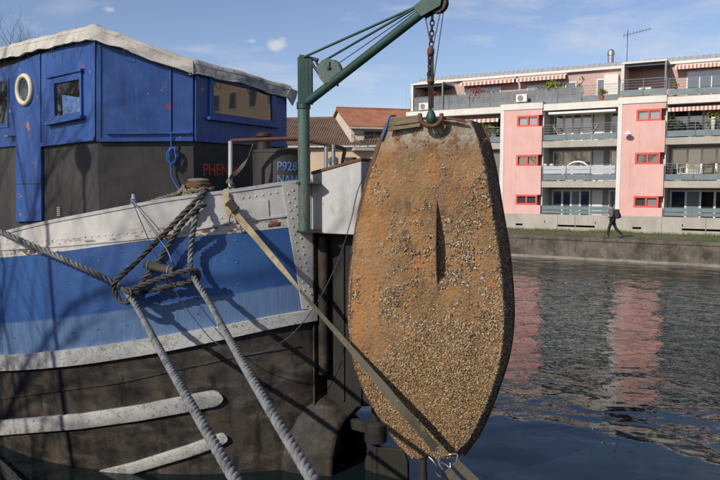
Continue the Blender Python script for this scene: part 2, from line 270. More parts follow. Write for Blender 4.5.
# ------------------------------------------------------------------ mesh helpers
ROOTLOC = {}
def meta(o, label=None, cat=None, group=None, kind=None):
    if label: o['label'] = label
    if cat: o['category'] = cat
    if group: o['group'] = group
    if kind: o['kind'] = kind
    return o
def thing(name, loc, label, cat, group=None):
    o = bpy.data.objects.new(name, None); sc.collection.objects.link(o); o.location = loc
    o.empty_display_size = 0.2
    ROOTLOC[o.name] = Vector(loc); return meta(o, label, cat, group)
class MB:
    def __init__(s): s.v = []; s.f = []; s.uv = None; s.col = None
    def add(s, vs, fs):
        b = len(s.v); s.v += [Vector(x) for x in vs]; s.f += [tuple(i + b for i in f) for f in fs]; return b
    def hexa(s, p):   # 8 points: bottom loop then top loop
        return s.add(p, [(3, 2, 1, 0), (4, 5, 6, 7), (0, 1, 5, 4), (1, 2, 6, 5), (2, 3, 7, 6), (3, 0, 4, 7)])
    def box(s, c, ax, ay, az):      # centre and three half-axis vectors
        c, ax, ay, az = map(Vector, (c, ax, ay, az))
        return s.hexa([c - ax - ay - az, c + ax - ay - az, c + ax + ay - az, c - ax + ay - az, c - ax - ay + az, c + ax - ay + az, c + ax + ay + az, c - ax + ay + az])
    def tube(s, pts, r, n=8, cap=True, closed=False, up=None):
        pts = [Vector(p) for p in pts]; m = len(pts); rr = r if isinstance(r, (list, tuple)) else [r] * m
        b = len(s.v); prev = None
        for i, p in enumerate(pts):
            if closed: t = pts[(i + 1) % m] - pts[i - 1]
            else: t = pts[min(i + 1, m - 1)] - pts[max(i - 1, 0)]
            t = t.normalized() if t.length > 1e-9 else Vector((0, 0, 1))
            if prev is None:
                a = Vector(up) if up else (Vector((0, 0, 1)) if abs(t.z) < .9 else Vector((1, 0, 0)))
                e1 = (a - t * a.dot(t)).normalized()
            else:
                e1 = prev - t * prev.dot(t)
                e1 = e1.normalized() if e1.length > 1e-6 else prev
            prev = e1; e2 = t.cross(e1)
            for k in range(n):
                a = 2 * math.pi * k / n; s.v.append(p + (e1 * math.cos(a) + e2 * math.sin(a)) * rr[i])
        for i in range(m if closed else m - 1):
            j = (i + 1) % m
            for k in range(n):
                s.f.append((b + i * n + k, b + i * n + (k + 1) % n, b + j * n + (k + 1) % n, b + j * n + k))
        if cap and not closed:
            s.f.append(tuple(b + k for k in reversed(range(n)))); s.f.append(tuple(b + (m - 1) * n + k for k in range(n)))
        return s
    def lathe(s, c, prof, n=20, axis=(0, 0, 1)):
        c = Vector(c); q = Vector((0, 0, 1)).rotation_difference(Vector(axis).normalized()); b = len(s.v); m = len(prof)
        for r, z in prof:
            for k in range(n):
                a = 2 * math.pi * k / n; s.v.append(c + q @ Vector((r * math.cos(a), r * math.sin(a), z)))
        for i in range(m - 1):
            for k in range(n): s.f.append((b + i * n + k, b + i * n + (k + 1) % n, b + (i + 1) * n + (k + 1) % n, b + (i + 1) * n + k))
        s.f.append(tuple(b + k for k in reversed(range(n)))); s.f.append(tuple(b + (m - 1) * n + k for k in range(n)))
        return s
    def grid(s, rows, close=False):      # rows of equal length of points
        b = len(s.v); n = len(rows[0])
        for r in rows: s.v += [Vector(p) for p in r]
        for i in range(len(rows) - 1):
            for k in range(n if close else n - 1):
                k2 = (k + 1) % n
                s.f.append((b + i * n + k, b + i * n + k2, b + (i + 1) * n + k2, b + (i + 1) * n + k))
        return b
    def slab(s, poly, off):              # planar polygon extruded by the vector off
        off = Vector(off); n = len(poly); p = [Vector(q) for q in poly]
        b = s.add(p + [q + off for q in p], [])
        s.f.append(tuple(b + i for i in range(n))); s.f.append(tuple(b + n + i for i in reversed(range(n))))
        for i in range(n): s.f.append((b + i, b + n + i, b + n + (i + 1) % n, b + (i + 1) % n))
    def build(s, name, m, parent=None, smooth=None, bevel=0, label=None, cat=None, group=None, kind=None, solid=0, subd=0):
        me = bpy.data.meshes.new(name)
        rl = Vector((0, 0, 0)); root = parent
        while root is not None and root.parent is not None: root = root.parent
        if root is not None: rl = ROOTLOC.get(root.name, rl)
        base = rl
        if parent is None and s.v and kind != 'structure':
            base = Vector((sum(v.x for v in s.v) / len(s.v), sum(v.y for v in s.v) / len(s.v), min(v.z for v in s.v)))
        me.from_pydata([tuple(v - base) for v in s.v], [], s.f)
        if s.uv:
            ul = me.uv_layers.new(name='UVMap'); idx = [0] * len(me.loops); me.loops.foreach_get('vertex_index', idx)
            buf = []
            for i in idx: buf += s.uv[i]
            ul.data.foreach_set('uv', buf)
        if s.col:
            ca = me.color_attributes.new('Col', 'FLOAT_COLOR', 'POINT'); buf = []
            for c in s.col: buf += [c[0], c[1], c[2], 1.0]
            ca.data.foreach_set('color', buf)
        bm = bmesh.new(); bm.from_mesh(me)
        if not s.col: bmesh.ops.recalc_face_normals(bm, faces=bm.faces)
        bm.to_mesh(me); bm.free()
        me.materials.append(MATS[m])
        if smooth:
            me.polygons.foreach_set('use_smooth', [True] * len(me.polygons)); me.set_sharp_from_angle(angle=R(smooth))
        o = bpy.data.objects.new(name, me); sc.collection.objects.link(o)
        if parent is None: o.location = base; ROOTLOC[o.name] = base.copy()
        else: o.parent = parent
        if solid:
            md = o.modifiers.new('thick', 'SOLIDIFY'); md.thickness = solid; md.offset = 0
        if bevel:
            md = o.modifiers.new('bevel', 'BEVEL'); md.width = bevel; md.segments = 2; md.limit_method = 'ANGLE'
        if subd:
            md = o.modifiers.new('sub', 'SUBSURF'); md.levels = subd; md.render_levels = subd
        return meta(o, label, cat, group, kind)
def spline(pts, step):
    pts = [Vector(p) for p in pts]; P = [pts[0] * 2 - pts[1]] + pts + [pts[-1] * 2 - pts[-2]]; out = []
    for i in range(1, len(P) - 2):
        a, b, c, d = P[i - 1:i + 3]; n = max(2, int((c - b).length / step))
        for k in range(n):
            t = k / n
            out.append(0.5 * ((2 * b) + (c - a) * t + (2 * a - 5 * b + 4 * c - d) * t * t + (3 * b - a - 3 * c + d) * t ** 3))
    out.append(pts[-1]); return out
def rope_into(mb, pts, diam, strands=3, lay=3.2, sides=6, step=None):
    step = step or diam * .17
    pts = spline(pts, step); prev = None; acc = 0.0; paths = [[] for _ in range(strands)]
    for i, p in enumerate(pts):
        t = (pts[min(i + 1, len(pts) - 1)] - pts[max(i - 1, 0)]).normalized()
        if i: acc += (p - pts[i - 1]).length
        if prev is None:
            a = Vector((0, 0, 1)) if abs(t.z) < .9 else Vector((1, 0, 0)); e1 = (a - t * a.dot(t)).normalized()
        else: e1 = (prev - t * prev.dot(t)).normalized()
        prev = e1; e2 = t.cross(e1)
        for k in range(strands):
            a = 2 * math.pi * (k / strands + acc / (diam * lay)); paths[k].append(p + (e1 * math.cos(a) + e2 * math.sin(a)) * diam * .275)
    for q in paths: mb.tube(q, diam * .232, sides)
    return mb
def ribbon(mb, pts, wdirs, widths, thick=.006, step=.05):
    n = len(pts); P = spline(pts, step); rows = []
    for i, p in enumerate(P):
        f = i / (len(P) - 1) * (n - 1); k = min(int(f), n - 2); fr = f - k
        wd = Vector(wdirs[k]).lerp(Vector(wdirs[k + 1]), fr).normalized(); wi = lerp(widths[k], widths[k + 1], fr)
        t = (P[min(i + 1, len(P) - 1)] - P[max(i - 1, 0)]).normalized(); wd = (wd - t * wd.dot(t)).normalized(); nn = t.cross(wd)
        rows.append([p - wd * wi / 2 - nn * thick / 2, p + wd * wi / 2 - nn * thick / 2, p + wd * wi / 2 + nn * thick / 2, p - wd * wi / 2 + nn * thick / 2])
    b = mb.grid(rows, close=True); m = len(mb.v)
    mb.f.append((b, b + 1, b + 2, b + 3)); mb.f.append((m - 4, m - 3, m - 2, m - 1))
def text_mesh(mb, txt, size, fn, bold=0.0, depth=0.004):
    cu = bpy.data.curves.new('lettering', 'FONT'); cu.body = txt; cu.size = size; cu.extrude = depth; cu.offset = bold; cu.resolution_u = 3
    ob = bpy.data.objects.new('lettering', cu); sc.collection.objects.link(ob)
    dg = bpy.context.evaluated_depsgraph_get(); me = ob.evaluated_get(dg).to_mesh()
    mb.add([fn(v.co.x, v.co.y, v.co.z) for v in me.vertices], [tuple(p.vertices) for p in me.polygons])
    wdt = max(v.co.x for v in me.vertices)
    ob.evaluated_get(dg).to_mesh_clear(); bpy.data.objects.remove(ob); bpy.data.curves.remove(cu); return wdt

# ------------------------------------------------------------------ canal frame
CA = R(60)
CD = Vector((-math.sin(CA), math.cos(CA), 0))       # along the canal, away to the left
SR = -CD                                            # along the far bank to the right
NC = Vector((-math.cos(CA), -math.sin(CA), 0))      # from the far bank towards us
ZP = 1.08                                           # level of the far path
FO = PZ(610, 232.3, ZP)                             # a point at the foot of the garden wall
BO = PZ(615, 261.5, 0.0)                            # a point on the far waterline
def FW(s, t, z): return Vector((FO.x, FO.y, 0)) + SR * s + NC * t + Vector((0, 0, z))
def fs(u, t=0.0, v=150):                            # position along the facade under a pixel column
    p = PP(u, v, FW(0, t, 0), NC); return (p - FO).dot(SR)
def fz(u, v, t=0.0): return PP(u, v, FW(0, t, 0), NC).z
def fbox(mb, s0, s1, t0, t1, z0, z1):
    mb.hexa([FW(s0, t0, z0), FW(s1, t0, z0), FW(s1, t1, z0), FW(s0, t1, z0), FW(s0, t0, z1), FW(s1, t0, z1), FW(s1, t1, z1), FW(s0, t1, z1)])
TB = (BO - FO).dot(NC)                              # the bank wall stands this far in front of the facade

# ================================================================== SETTING
QN = 2.30       # near quay edge, metres from the camera across the canal
QZ = 2.0
def CW(s, n, z): return SR * s - NC * n + Vector((0, 0, z))     # s along the canal, n away from the camera
NB = BO.dot(-NC)
m = MB(); m.v = [Vector(p) for p in ((-400, -40, 0), (400, -40, 0), (400, NB + .3, 0), (-400, NB + .3, 0))]; m.f = [(0, 1, 2, 3)]
wat = m.build('water', 'water', kind='structure'); wat.rotation_euler = (0, 0, math.atan2(SR.y, SR.x))
# far ground sheet out to the horizon
m = MB(); m.v = [CW(-3000, NB + .22, ZP - .03), CW(3000, NB + .22, ZP - .03), CW(3000, 4000, ZP - .03), CW(-3000, 4000, ZP - .03)]; m.f = [(0, 1, 2, 3)]
m.build('ground', 'earth', kind='structure')
# near ground and the canal-side wall we stand on
m = MB(); m.v = [CW(-3000, QN - .42, QZ - .02), CW(3000, QN - .42, QZ - .02), CW(3000, -3000, QZ - .02), CW(-3000, -3000, QZ - .02)]; m.f = [(0, 1, 2, 3)]
m.build('quay_ground', 'asphalt', kind='structure')
q = MB()
q.hexa([CW(-80, QN - .05, -1), CW(80, QN - .05, -1), CW(80, QN - .8, -1), CW(-80, QN - .8, -1), CW(-80, QN - .05, QZ - .2), CW(80, QN - .05, QZ - .2), CW(80, QN - .8, QZ - .2), CW(-80, QN - .8, QZ - .2)])
quay = q.build('quay_wall', 'quay_stone', kind='structure')
cb = None
for i in range(26):
    a = -16 + i * 1.25
    q = MB(); q.hexa([CW(a + .006, QN, QZ - .2), CW(a + 1.244, QN, QZ - .2), CW(a + 1.244, QN - .42, QZ - .2), CW(a + .006, QN - .42, QZ - .2), CW(a + .006, QN, QZ), CW(a + 1.244, QN, QZ), CW(a + 1.244, QN - .42, QZ), CW(a + .006, QN - .42, QZ)])
    q.build('coping_stone', 'quay_stone', quay, bevel=.012)
# far bank: old canal wall with uneven top, path behind it
m = MB(); rows = []
ss = [-70 + i * .25 for i in range(int(140 / .25) + 1)]
uv = []
for s in ss:
    nx = noise.noise(Vector((s * .8, 3, 0))); nz = noise.noise(Vector((s * 2.3, 9, 0)))
    t0 = TB + .03 * nx
    rows.append([FW(s, t0 + .05, -.8), FW(s, t0 + .05 + .03 * nz, .03), FW(s, t0 + .06 + .03 * nz, .12 + .03 * nx), FW(s, t0 + .01, .17 + .03 * nx), FW(s, t0, .6), FW(s, t0, ZP - .14), FW(s, t0 + .045, ZP - .13), FW(s, t0 + .05, ZP - .03 + .025 * nz), FW(s, t0 - .02, ZP + .02 + .02 * nz), FW(s, t0 - .4, ZP + .02), FW(s, t0 - .4, -.5)])
m.grid(rows); cw_ = m.build('canal_wall', 'bank_concrete', smooth=35, label='low stained concrete canal wall along the far waterline', cat='canal wall')
m = MB(); rows = []
for s in ss:
    nx = noise.noise(Vector((s * 1.7, 31, 0))); nz = noise.noise(Vector((s * 3.1, 47, 0)))
    rows.append([FW(s, TB + .05, -.4), FW(s, TB + .15 + .05 * nx, -.4), FW(s, TB + .14 + .05 * nx, .05 + .03 * nz), FW(s, TB + .08, .12 + .04 * nz), FW(s, TB - .05, .14)])
m.grid(rows); m.build('footing', 'wall_ledge', cw_, smooth=35)
m = MB(); m.v = [FW(-70, TB - .38, ZP - .008), FW(70, TB - .38, ZP - .008), FW(70, .02, ZP - .008), FW(-70, .02, ZP - .008)]; m.f = [(0, 1, 2, 3)]
m.build('path', 'earth', kind='structure')
# grass along the path
m = MB(); rg = random.Random(3)
for i in range(20000):
    s = rg.uniform(-14, 13)
    cl = noise.noise(Vector((s * .7, 1.5, 0))) * .5 + .5
    if rg.random() < .8: t = rg.uniform(.02, .9)
    else: t = rg.uniform(.3, TB - .35)
    if rg.random() > .25 + .8 * cl: continue
    h = rg.uniform(.06, .20) * (.5 + .9 * cl) * (1.25 if t < .5 else .8); p = FW(s, t, ZP - .03); a = rg.uniform(0, 6.28); wv = Vector((math.cos(a), math.sin(a), 0)) * rg.uniform(.008, .02)
    tip = p + Vector((rg.uniform(-.06, .06), rg.uniform(-.06, .06), h))
    m.add([p - wv, p + wv, tip], [(0, 1, 2)])
m.build('grass', 'grass', kind='stuff', label='ragged strip of grass along the foot of the garden wall', cat='grass')

# ================================================================== APARTMENT BUILDING
def wall_holes(mb, s0, s1, z0, z1, holes, t0, t1):
    """a wall between depths t0 (back) and t1 (front) with real openings (a, b, za, zb)"""
    S = sorted({s0, s1, *[x for h in holes for x in h[:2]]}); Z = sorted({z0, z1, *[x for h in holes for x in h[2:]]})
    def solid(i, j):
        if i < 0 or j < 0 or i >= len(S) - 1 or j >= len(Z) - 1: return False
        a, b = (S[i] + S[i + 1]) / 2, (Z[j] + Z[j + 1]) / 2
        return not any(h[0] < a < h[1] and h[2] < b < h[3] for h in holes)
    for i in range(len(S) - 1):
        for j in range(len(Z) - 1):
            if not solid(i, j): continue
            a, b, c, d = S[i], S[i + 1], Z[j], Z[j + 1]
            mb.add([FW(a, t1, c), FW(b, t1, c), FW(b, t1, d), FW(a, t1, d)], [(0, 1, 2, 3)])
            mb.add([FW(a, t0, c), FW(b, t0, c), FW(b, t0, d), FW(a, t0, d)], [(3, 2, 1, 0)])
            if not solid(i - 1, j): mb.add([FW(a, t0, c), FW(a, t1, c), FW(a, t1, d), FW(a, t0, d)], [(0, 1, 2, 3)])
            if not solid(i + 1, j): mb.add([FW(b, t0, c), FW(b, t1, c), FW(b, t1, d), FW(b, t0, d)], [(3, 2, 1, 0)])
            if not solid(i, j - 1): mb.add([FW(a, t0, c), FW(b, t0, c), FW(b, t1, c), FW(a, t1, c)], [(3, 2, 1, 0)])
            if not solid(i, j + 1): mb.add([FW(a, t0, d), FW(b, t0, d), FW(b, t1, d), FW(a, t1, d)], [(0, 1, 2, 3)])
ZW, Z2, Z3, Z4 = 2.0, 3.91, 6.19, 8.34            # wall top and the three balcony floors
s1, e1, s2, e2 = fs(500.5), fs(541.5), fs(617.3), fs(664.5)
PER = s2 - s1; BW = e2 - s2
e0 = s1 - (s2 - e1); sL = fs(405)
s3 = s2 + PER; e3 = s3 + BW; sE = e3 + (s2 - e1)
apt = thing('apartment_building', FW(0, -3, ZP), 'pink and white apartment block with open balconies across the canal', 'apartment building')
TR = -1.65                                         # back wall of the balconies
def window(s0, s1_, z0, z1, t, n, frame='white_frame', pane='pane_dark', fw=.06, panes=None, proud=.05, mull=.05):
    m = MB(); fbox(m, s0, s0 + fw, t, t + proud, z0, z1); fbox(m, s1_ - fw, s1_, t, t + proud, z0, z1)
    fbox(m, s0 + fw, s1_ - fw, t, t + proud, z0, z0 + fw); fbox(m, s0 + fw, s1_ - fw, t, t + proud, z1 - fw, z1)
    wd = (s1_ - s0 - 2 * fw)
    for k in range(1, n):
        x = s0 + fw + wd * k / n; fbox(m, x - mull / 2, x + mull / 2, t, t + proud * .9, z0 + fw, z1 - fw)
    fr = m.build('window', frame, apt)
    for k in range(n):
        a, b = s0 + fw + wd * k / n, s0 + fw + wd * (k + 1) / n
        a += mull / 2 if k else 0; b -= mull / 2 if k < n - 1 else 0
        q = MB(); fbox(q, a, b, t + .004, t + .02, z0 + fw, z1 - fw)
        q.build('pane', (panes[k] if panes else pane), fr)
WH = ((Z2 - .78, Z2 - .23), None, None)
def bay(sa, se, zoff=0.0):
    z_l1 = (3.12, 2.52); z_l2 = (fz(516.5, 155), fz(516.5, 166)); z_l3 = (fz(516.5, 116), fz(516.5, 127))
    wa = sa + (fs(516.5) - s1); wb = sa + (fs(538.0) - s1)
    if BW > 0 and sa > s1 + 1: wa = sa + (fs(635.2) - s2); wb = sa + (fs(660.3) - s2)
    if sa > s1 + 1: z_l1 = (fz(635, 196), fz(635, 207.5)); z_l2 = (fz(635, 152.8), fz(635, 164.4)); z_l3 = (fz(635, 109.6), fz(635, 121.4))
    lv = [(b, a) for a, b in (z_l1, z_l2, z_l3)]
    pil = .20
    m = MB(); wall_holes(m, sa + pil, se, ZW + .002, 8.06, [(wa, se, a, b) for a, b in lv], -.22, 0.0)
    m.build('bay_wall', 'pink_render', apt)
    m = MB()                                       # the return wall on the right, with the window notch
    for i, (a, b) in enumerate(lv):
        lo = ZW + .002 if i == 0 else lv[i - 1][1]
        fbox(m, se - .2, se - .002, -.52, -.222, lo, a)
    fbox(m, se - .2, se - .002, -.52, -.222, lv[2][1], 8.06)
    fbox(m, se - .2, se - .002, TR, -.522, ZW + .002, 8.06)
    fbox(m, sa + pil, se - .202, -.7, -.6, ZW, 8.06)
    m.build('return_wall', 'pink_render', apt)
    m = MB(); fbox(m, sa - .02, sa + pil - .003, TR, .03, ZW + .003, 8.06); m.build('pilaster', 'white_render', apt)
    m = MB(); fbox(m, sa - .03, se + .03, -1.9, .05, 8.063, 8.42); m.build('fascia', 'white_render', apt)
    m = MB(); fbox(m, sa - .04, se + .04, -1.9, .065, 8.422, 8.452); m.build('fascia_cap', 'copper_edge', apt)
    for k, (a, b) in enumerate(lv):
        window(wa, wb, a, b, -.16, 2, 'red_frame', fw=.10, proud=.15, mull=.09, panes=[('pane_curtain', 'pane_curtain') , ('pane_grey', 'pane_grey'), ('pane_grey', 'pane_curtain')][(2 - k)] if sa > s1 + 1 else [('pane_grey', 'pane_grey'), ('pane_grey', 'pane_grey'), ('pane_curtain', 'pane_curtain')][k])
bay(s1, e1); bay(s2, e2); bay(s3, e3)
mods = [(sL, s1, 'left'), (e1, s2, 'mid'), (e2, s3, 'right'), (e3, sE, 'end')]
def railing(sa, se, zb, t, kind, top=.92):
    """posts, two thin bars and a lower solid panel"""
    m = MB(); n = max(2, round((se - sa) / 1.35))
    for k in range(n + 1):
        x = lerp(sa + .03, se - .03, k / n); fbox(m, x - .014, x + .014, t - .014, t + .014, zb, zb + top)
    for h in ((top, .50, .64, .78) if kind != 'panel' else (top,)):
        fbox(m, sa, se, t - .012, t + .012, zb + h - (.014 if h == top else .008), zb + h + (.014 if h == top else .008))
    r = m.build('railing', 'rail_metal', apt)
    for k in range(n):
        a, b = lerp(sa + .03, se - .03, k / n) + .03, lerp(sa + .03, se - .03, (k + 1) / n) - .03
        q = MB()
        if kind == 'glass': fbox(q, a, b, t - .012, t + .012, zb + .05, zb + .36)
        elif kind == 'panel': fbox(q, a, b, t - .012, t + .012, zb + .05, zb + .23); fbox(q, a, b, t - .012, t + .012, zb + .26, zb + .46)
        elif kind == 'steel': fbox(q, a, b, t + .02, t + .04, zb + .42, zb + .64); fbox(q, a, b, t + .02, t + .04, zb + .66, zb + .86)
        else: fbox(q, a, b, t - .012, t + .012, zb + .06, zb + .88)
        q.build('panel', {'glass': 'rail_panel', 'panel': 'rail_panel', 'steel': 'steel_panel', 'dark': 'rail_panel_dark'}[kind], r)
        if kind == 'steel':
            q = MB(); fbox(q, a, b, t - .012, t + .012, zb + .05, zb + .38); q.build('panel', 'rail_panel', r)
        if kind == 'dark':
            q = MB(); fbox(q, a, b, t + .014, t + .03, zb + .05, zb + .30); q.build('panel', 'rail_panel', r)
def awning(sa, se, t0, zt, length, drop, nstripe):
    """striped valance and sloping cloth on two arms"""
    m = MB(); fbox(m, sa, se, t0 - .06, t0 + .08, zt - .06, zt + .06); root = m.build('awning', 'white_frame', apt)
    zf = zt - drop; wdt = (se - sa) / nstripe
    for ci, cm in enumerate(('awning_white', 'awning_red')):
        q = MB()
        for k in range(ci, nstripe, 2):
            a, b = sa + k * wdt, sa + (k + 1) * wdt
            P = [FW(a, t0, zt - .05), FW(b, t0, zt - .05), FW(b, t0 + length, zf), FW(a, t0 + length, zf)]
            q.add(P + [p + Vector((0, 0, .008)) for p in P], [(0, 1, 2, 3), (7, 6, 5, 4), (2, 3, 7, 6)])
            fbox(q, a, b, t0 + length, t0 + length + .01, zf - .20, zf + .008)
        q.build('stripes', cm, root)
    q = MB(); fbox(q, sa, se, t0 + length - .03, t0 + length - .002, zf - .035, zf - .004); q.build('front_bar', 'white_frame', root)
zfl = [ZW - .1, Z2, Z3, Z4]
for (a, b, nm) in mods:
    for k in (1, 2):                                # balcony slabs with a slightly set-back edge
        m = MB(); fbox(m, a + .003, b - .023, TR, -.10, zfl[k] - .36, zfl[k]); m.build('balcony_slab', 'concrete', apt)
    m = MB(); fbox(m, a + .033, b - .033, TR, -.06, Z4 - .40, Z4 - .03); m.build('fascia', 'white_render', apt)
    m = MB(); fbox(m, a + .033, b - .033, TR, -.05, Z4 - .028, Z4); m.build('fascia_cap', 'copper_edge', apt)
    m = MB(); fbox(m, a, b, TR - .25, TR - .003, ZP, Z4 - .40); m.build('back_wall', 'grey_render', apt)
    m = MB(); fbox(m, a, a + .05, TR, -.2, ZP, Z4 - .40); m.build('side_wall', 'white_render', apt)
    for k in range(3):
        z0 = (ZW - .35, Z2, Z3)[k]; z1 = zfl[k + 1] - .36 - .14
        wd = b - a
        if nm == 'mid':
            window(a + .25, a + wd * .60, z0 + .02, z1, TR, 4, panes=[('pane_grey', 'pane_grey', 'pane_curtain', 'pane_grey'), ('pane_dark', 'pane_dark', 'pane_grey', 'pane_grey'), ('pane_dark', 'pane_curtain', 'pane_grey', 'pane_curtain')][k], fw=.09, mull=.12)
            m = MB(); fbox(m, a + wd * .62, a + wd * .76, TR, TR + .05, z0, z1); m.build('shutter', 'white_frame', apt)
            window(a + wd * .84, b - .12, z0 + .02, z1, TR, 1, pane='pane_curtain' if k == 0 else 'pane_grey', fw=.09)
        else:
            window(a + .2, a + wd * .92, z0 + .02, z1, TR, 5, panes=[random.choice(('pane_dark', 'pane_dark', 'pane_grey', 'pane_curtain')) for _ in range(5)], fw=.08, mull=.11)
railing(e1 + .03, s2 - .05, ZW + .01, -.12, 'panel', .49); railing(e2 + .03, s3 - .05, ZW + .01, -.12, 'panel', .49); railing(sL, s1 - .05, ZW + .01, -.12, 'panel', .49)
railing(e1 + .03, s2 - .05, Z2, -.16, 'steel'); railing(e2 + .03, s3 - .05, Z2, -.16, 'glass'); railing(sL, s1 - .05, Z2, -.16, 'glass')
railing(e1 + .03, s2 - .05, Z3, -.16, 'glass'); railing(e2 + .03, s3 - .05, Z3, -.16, 'glass'); railing(sL, s1 - .05, Z3, -.16, 'glass')
# penthouse storey, set back
TP = -2.3
ze = fz(560, 73.5, TP)
m = MB(); fbox(m, sL + .3, sE, -9, TP, Z4 - .02, ze); m.build('penthouse_wall', 'mauve_render', apt)
m = MB(); fbox(m, sL - .1, sE, -9, TP + .22, ze, ze + .14); m.build('eave', 'white_render', apt)
m = MB(); P = [FW(sL - .1, TP + .20, ze + .142), FW(sE, TP + .20, ze + .142), FW(sE, TP - .05, ze + .40), FW(sL - .1, TP - .05, ze + .40)]
m.add(P, [(0, 1, 2, 3)]); m.add([P[3], P[2], FW(sE, -9, ze + .55), FW(sL - .1, -9, ze + .55)], [(0, 1, 2, 3)]); m.add([P[0], P[3], FW(sL - .1, -9, ze + .55), FW(sL - .1, -9, ze)], [(0, 1, 2, 3)])
roof = m.build('roof', 'zinc_roof', apt)
m = MB(); x = sL
while x < sE:
    m.tube([FW(x, TP + .19, ze + .155), FW(x, TP - .06, ze + .415), FW(x, -9, ze + .57)], .022, 4); x += .30
m.build('roof_seams', 'zinc_roof', roof, kind='stuff')
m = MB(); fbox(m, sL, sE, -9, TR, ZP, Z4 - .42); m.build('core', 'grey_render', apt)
pw = lambda u0, u1, v0, v1, n, p: window(fs(u0, TP), fs(u1, TP), fz((u0 + u1) / 2, v1, TP), fz((u0 + u1) / 2, v0, TP), TP, n, panes=p, fw=.06)
pw(464, 500, 88, 108, 4, ('pane_grey', 'pane_dark', 'pane_grey', 'pane_dark')); pw(526, 545, 85, 104, 2, ('pane_curtain', 'pane_dark')); pw(564, 575, 82, 96, 1, ('pane_grey',))
pw(595, 605, 79, 98, 1, ('pane_grey',)); pw(684, 722, 70, 97, 3, ('pane_grey', 'pane_grey', 'pane_grey')); pw(735, 760, 66, 96, 2, ('pane_grey', 'pane_dark'))
m = MB(); fbox(m, fs(603, TP), fs(617, TP), TP, TP + .35, Z4, fz(610, 75, TP)); m.build('white_partition', 'white_render', apt)
def penthouse_box(sa, se, tf, zt, nm):
    m = MB(); fbox(m, sa, se, TP - .02, tf, zt - .10, zt); m.build('canopy_roof', 'white_render', apt)
    m = MB(); fbox(m, sa, sa + .16, TP, tf - .03, Z4, zt - .102); m.build('canopy_wall', 'white_render', apt)
    m = MB(); fbox(m, se - .10, se - .01, tf - .12, tf - .03, Z4, zt - .102); m.build('canopy_post', 'rail_metal', apt)
    m = MB()
    for k in range(5):
        t = lerp(TP + .2, tf - .2, k / 4); fbox(m, sa + .17, se - .11, t - .03, t + .03, zt - .24, zt - .103)
    m.build('rafters', 'grey_plastic', apt)
za = fz(642, 61, -.55); penthouse_box(fs(619, -.55), fs(664, -.55), -.45, za, 'r')
zb_ = fz(430, 82.5, -.55); penthouse_box(fs(411, -.55), fs(443, -.55), -.45, zb_, 'l')
railing(sL + .05, fs(581, -.6), Z4, -.6, 'dark'); railing(fs(581, -.6), s2 - .05, Z4, -.6, 'glass'); railing(s2, e2, 8.45, -.2, 'glass'); railing(e2 + .05, s3, Z4, -.12, 'glass')
awning(fs(457, TP + .9), fs(511, TP + .9), TP + .05, ze - .02, .50, .17, 27); awning(fs(513, TP + .9), fs(562, TP + .9), TP + .05, ze - .02, .50, .17, 25)
awning(fs(671, TP + .9), fs(740, TP + .9), TP + .05, ze - .03, .55, .14, 35)
awning(fs(437, -.4), fs(499, -.4), TR + .25, Z4 - .46, 1.25, .24, 29); awning(fs(667, -.2), fs(735, -.2), TR + .25, Z4 - .44, 1.35, .16, 33)
m = MB(); fbox(m, fs(547), fs(614), -1.2, -.12, Z4 - .62, Z4 - .50); m.build('awning_cassette', 'white_frame', apt)
m = MB(); c = FW(fs(608, -3), -3, ze + .3); m.lathe(c, [(.17, 0), (.17, .62), (.20, .63), (.20, .82), (.14, .93), (.04, .98)], 18); m.build('chimney_flue', 'galvanised', apt, smooth=40)
m = MB(); c = FW(fs(624, -3), -3, ze + .3); m.tube([c, c + Vector((0, 0, 2.0))], .018, 6)
ab = lambda x: c + SR * x + Vector((0, 0, 1.72 + .16 * x))
m.tube([ab(-.25), ab(1.25)], .014, 5)
for k in range(9): m.tube([ab(-.2 + k * .17) + Vector((0, 0, -.16 + .008 * k)), ab(-.2 + k * .17) + Vector((0, 0, .16 - .008 * k))], .008, 4)
m.build('aerial', 'iron', apt)
# garden wall in concrete panels with slot vents
gw = thing('garden_wall', FW(0, 0, ZP), 'pale concrete garden wall with slot vents below the pink bays', 'wall')
seams = [sL - 2, s1 - 3.2, s1, e1 + 1.0, fs(577), s2, e2, fs(709), s3, e3, sE]
slots = [(fs(558), fs(597), 229.0, 231.2, 577), (fs(635), fs(644), 231.8, 234.2, 640), (fs(517), fs(524), 227.5, 230, 520), (fs(685), fs(735), 234.0, 236.0, 700)]
for a, b in zip(seams[:-1], seams[1:]):
    holes = []
    for (h0, h1, v0, v1, u) in slots:
        x0, x1 = max(h0, a + .02), min(h1, b - .02)
        if x1 > x0 + .05: holes.append((x0, x1, ZP + .22, ZP + .34))
    for hu in (546.5, 597.5, 685.5):
        x = fs(hu)
        if a + .05 < x < b - .05: holes.append((x - .025, x + .025, ZP + .42, ZP + .56))
    q = MB(); wall_holes(q, a + .008, b - .008, ZP - .1, ZW, holes, -.30, .02); q.build('panel', 'concrete', gw)
q = MB(); fbox(q, seams[0], seams[-1], -.62, -.34, ZP - .1, ZW - .12); q.build('backing', 'dark_void', gw)

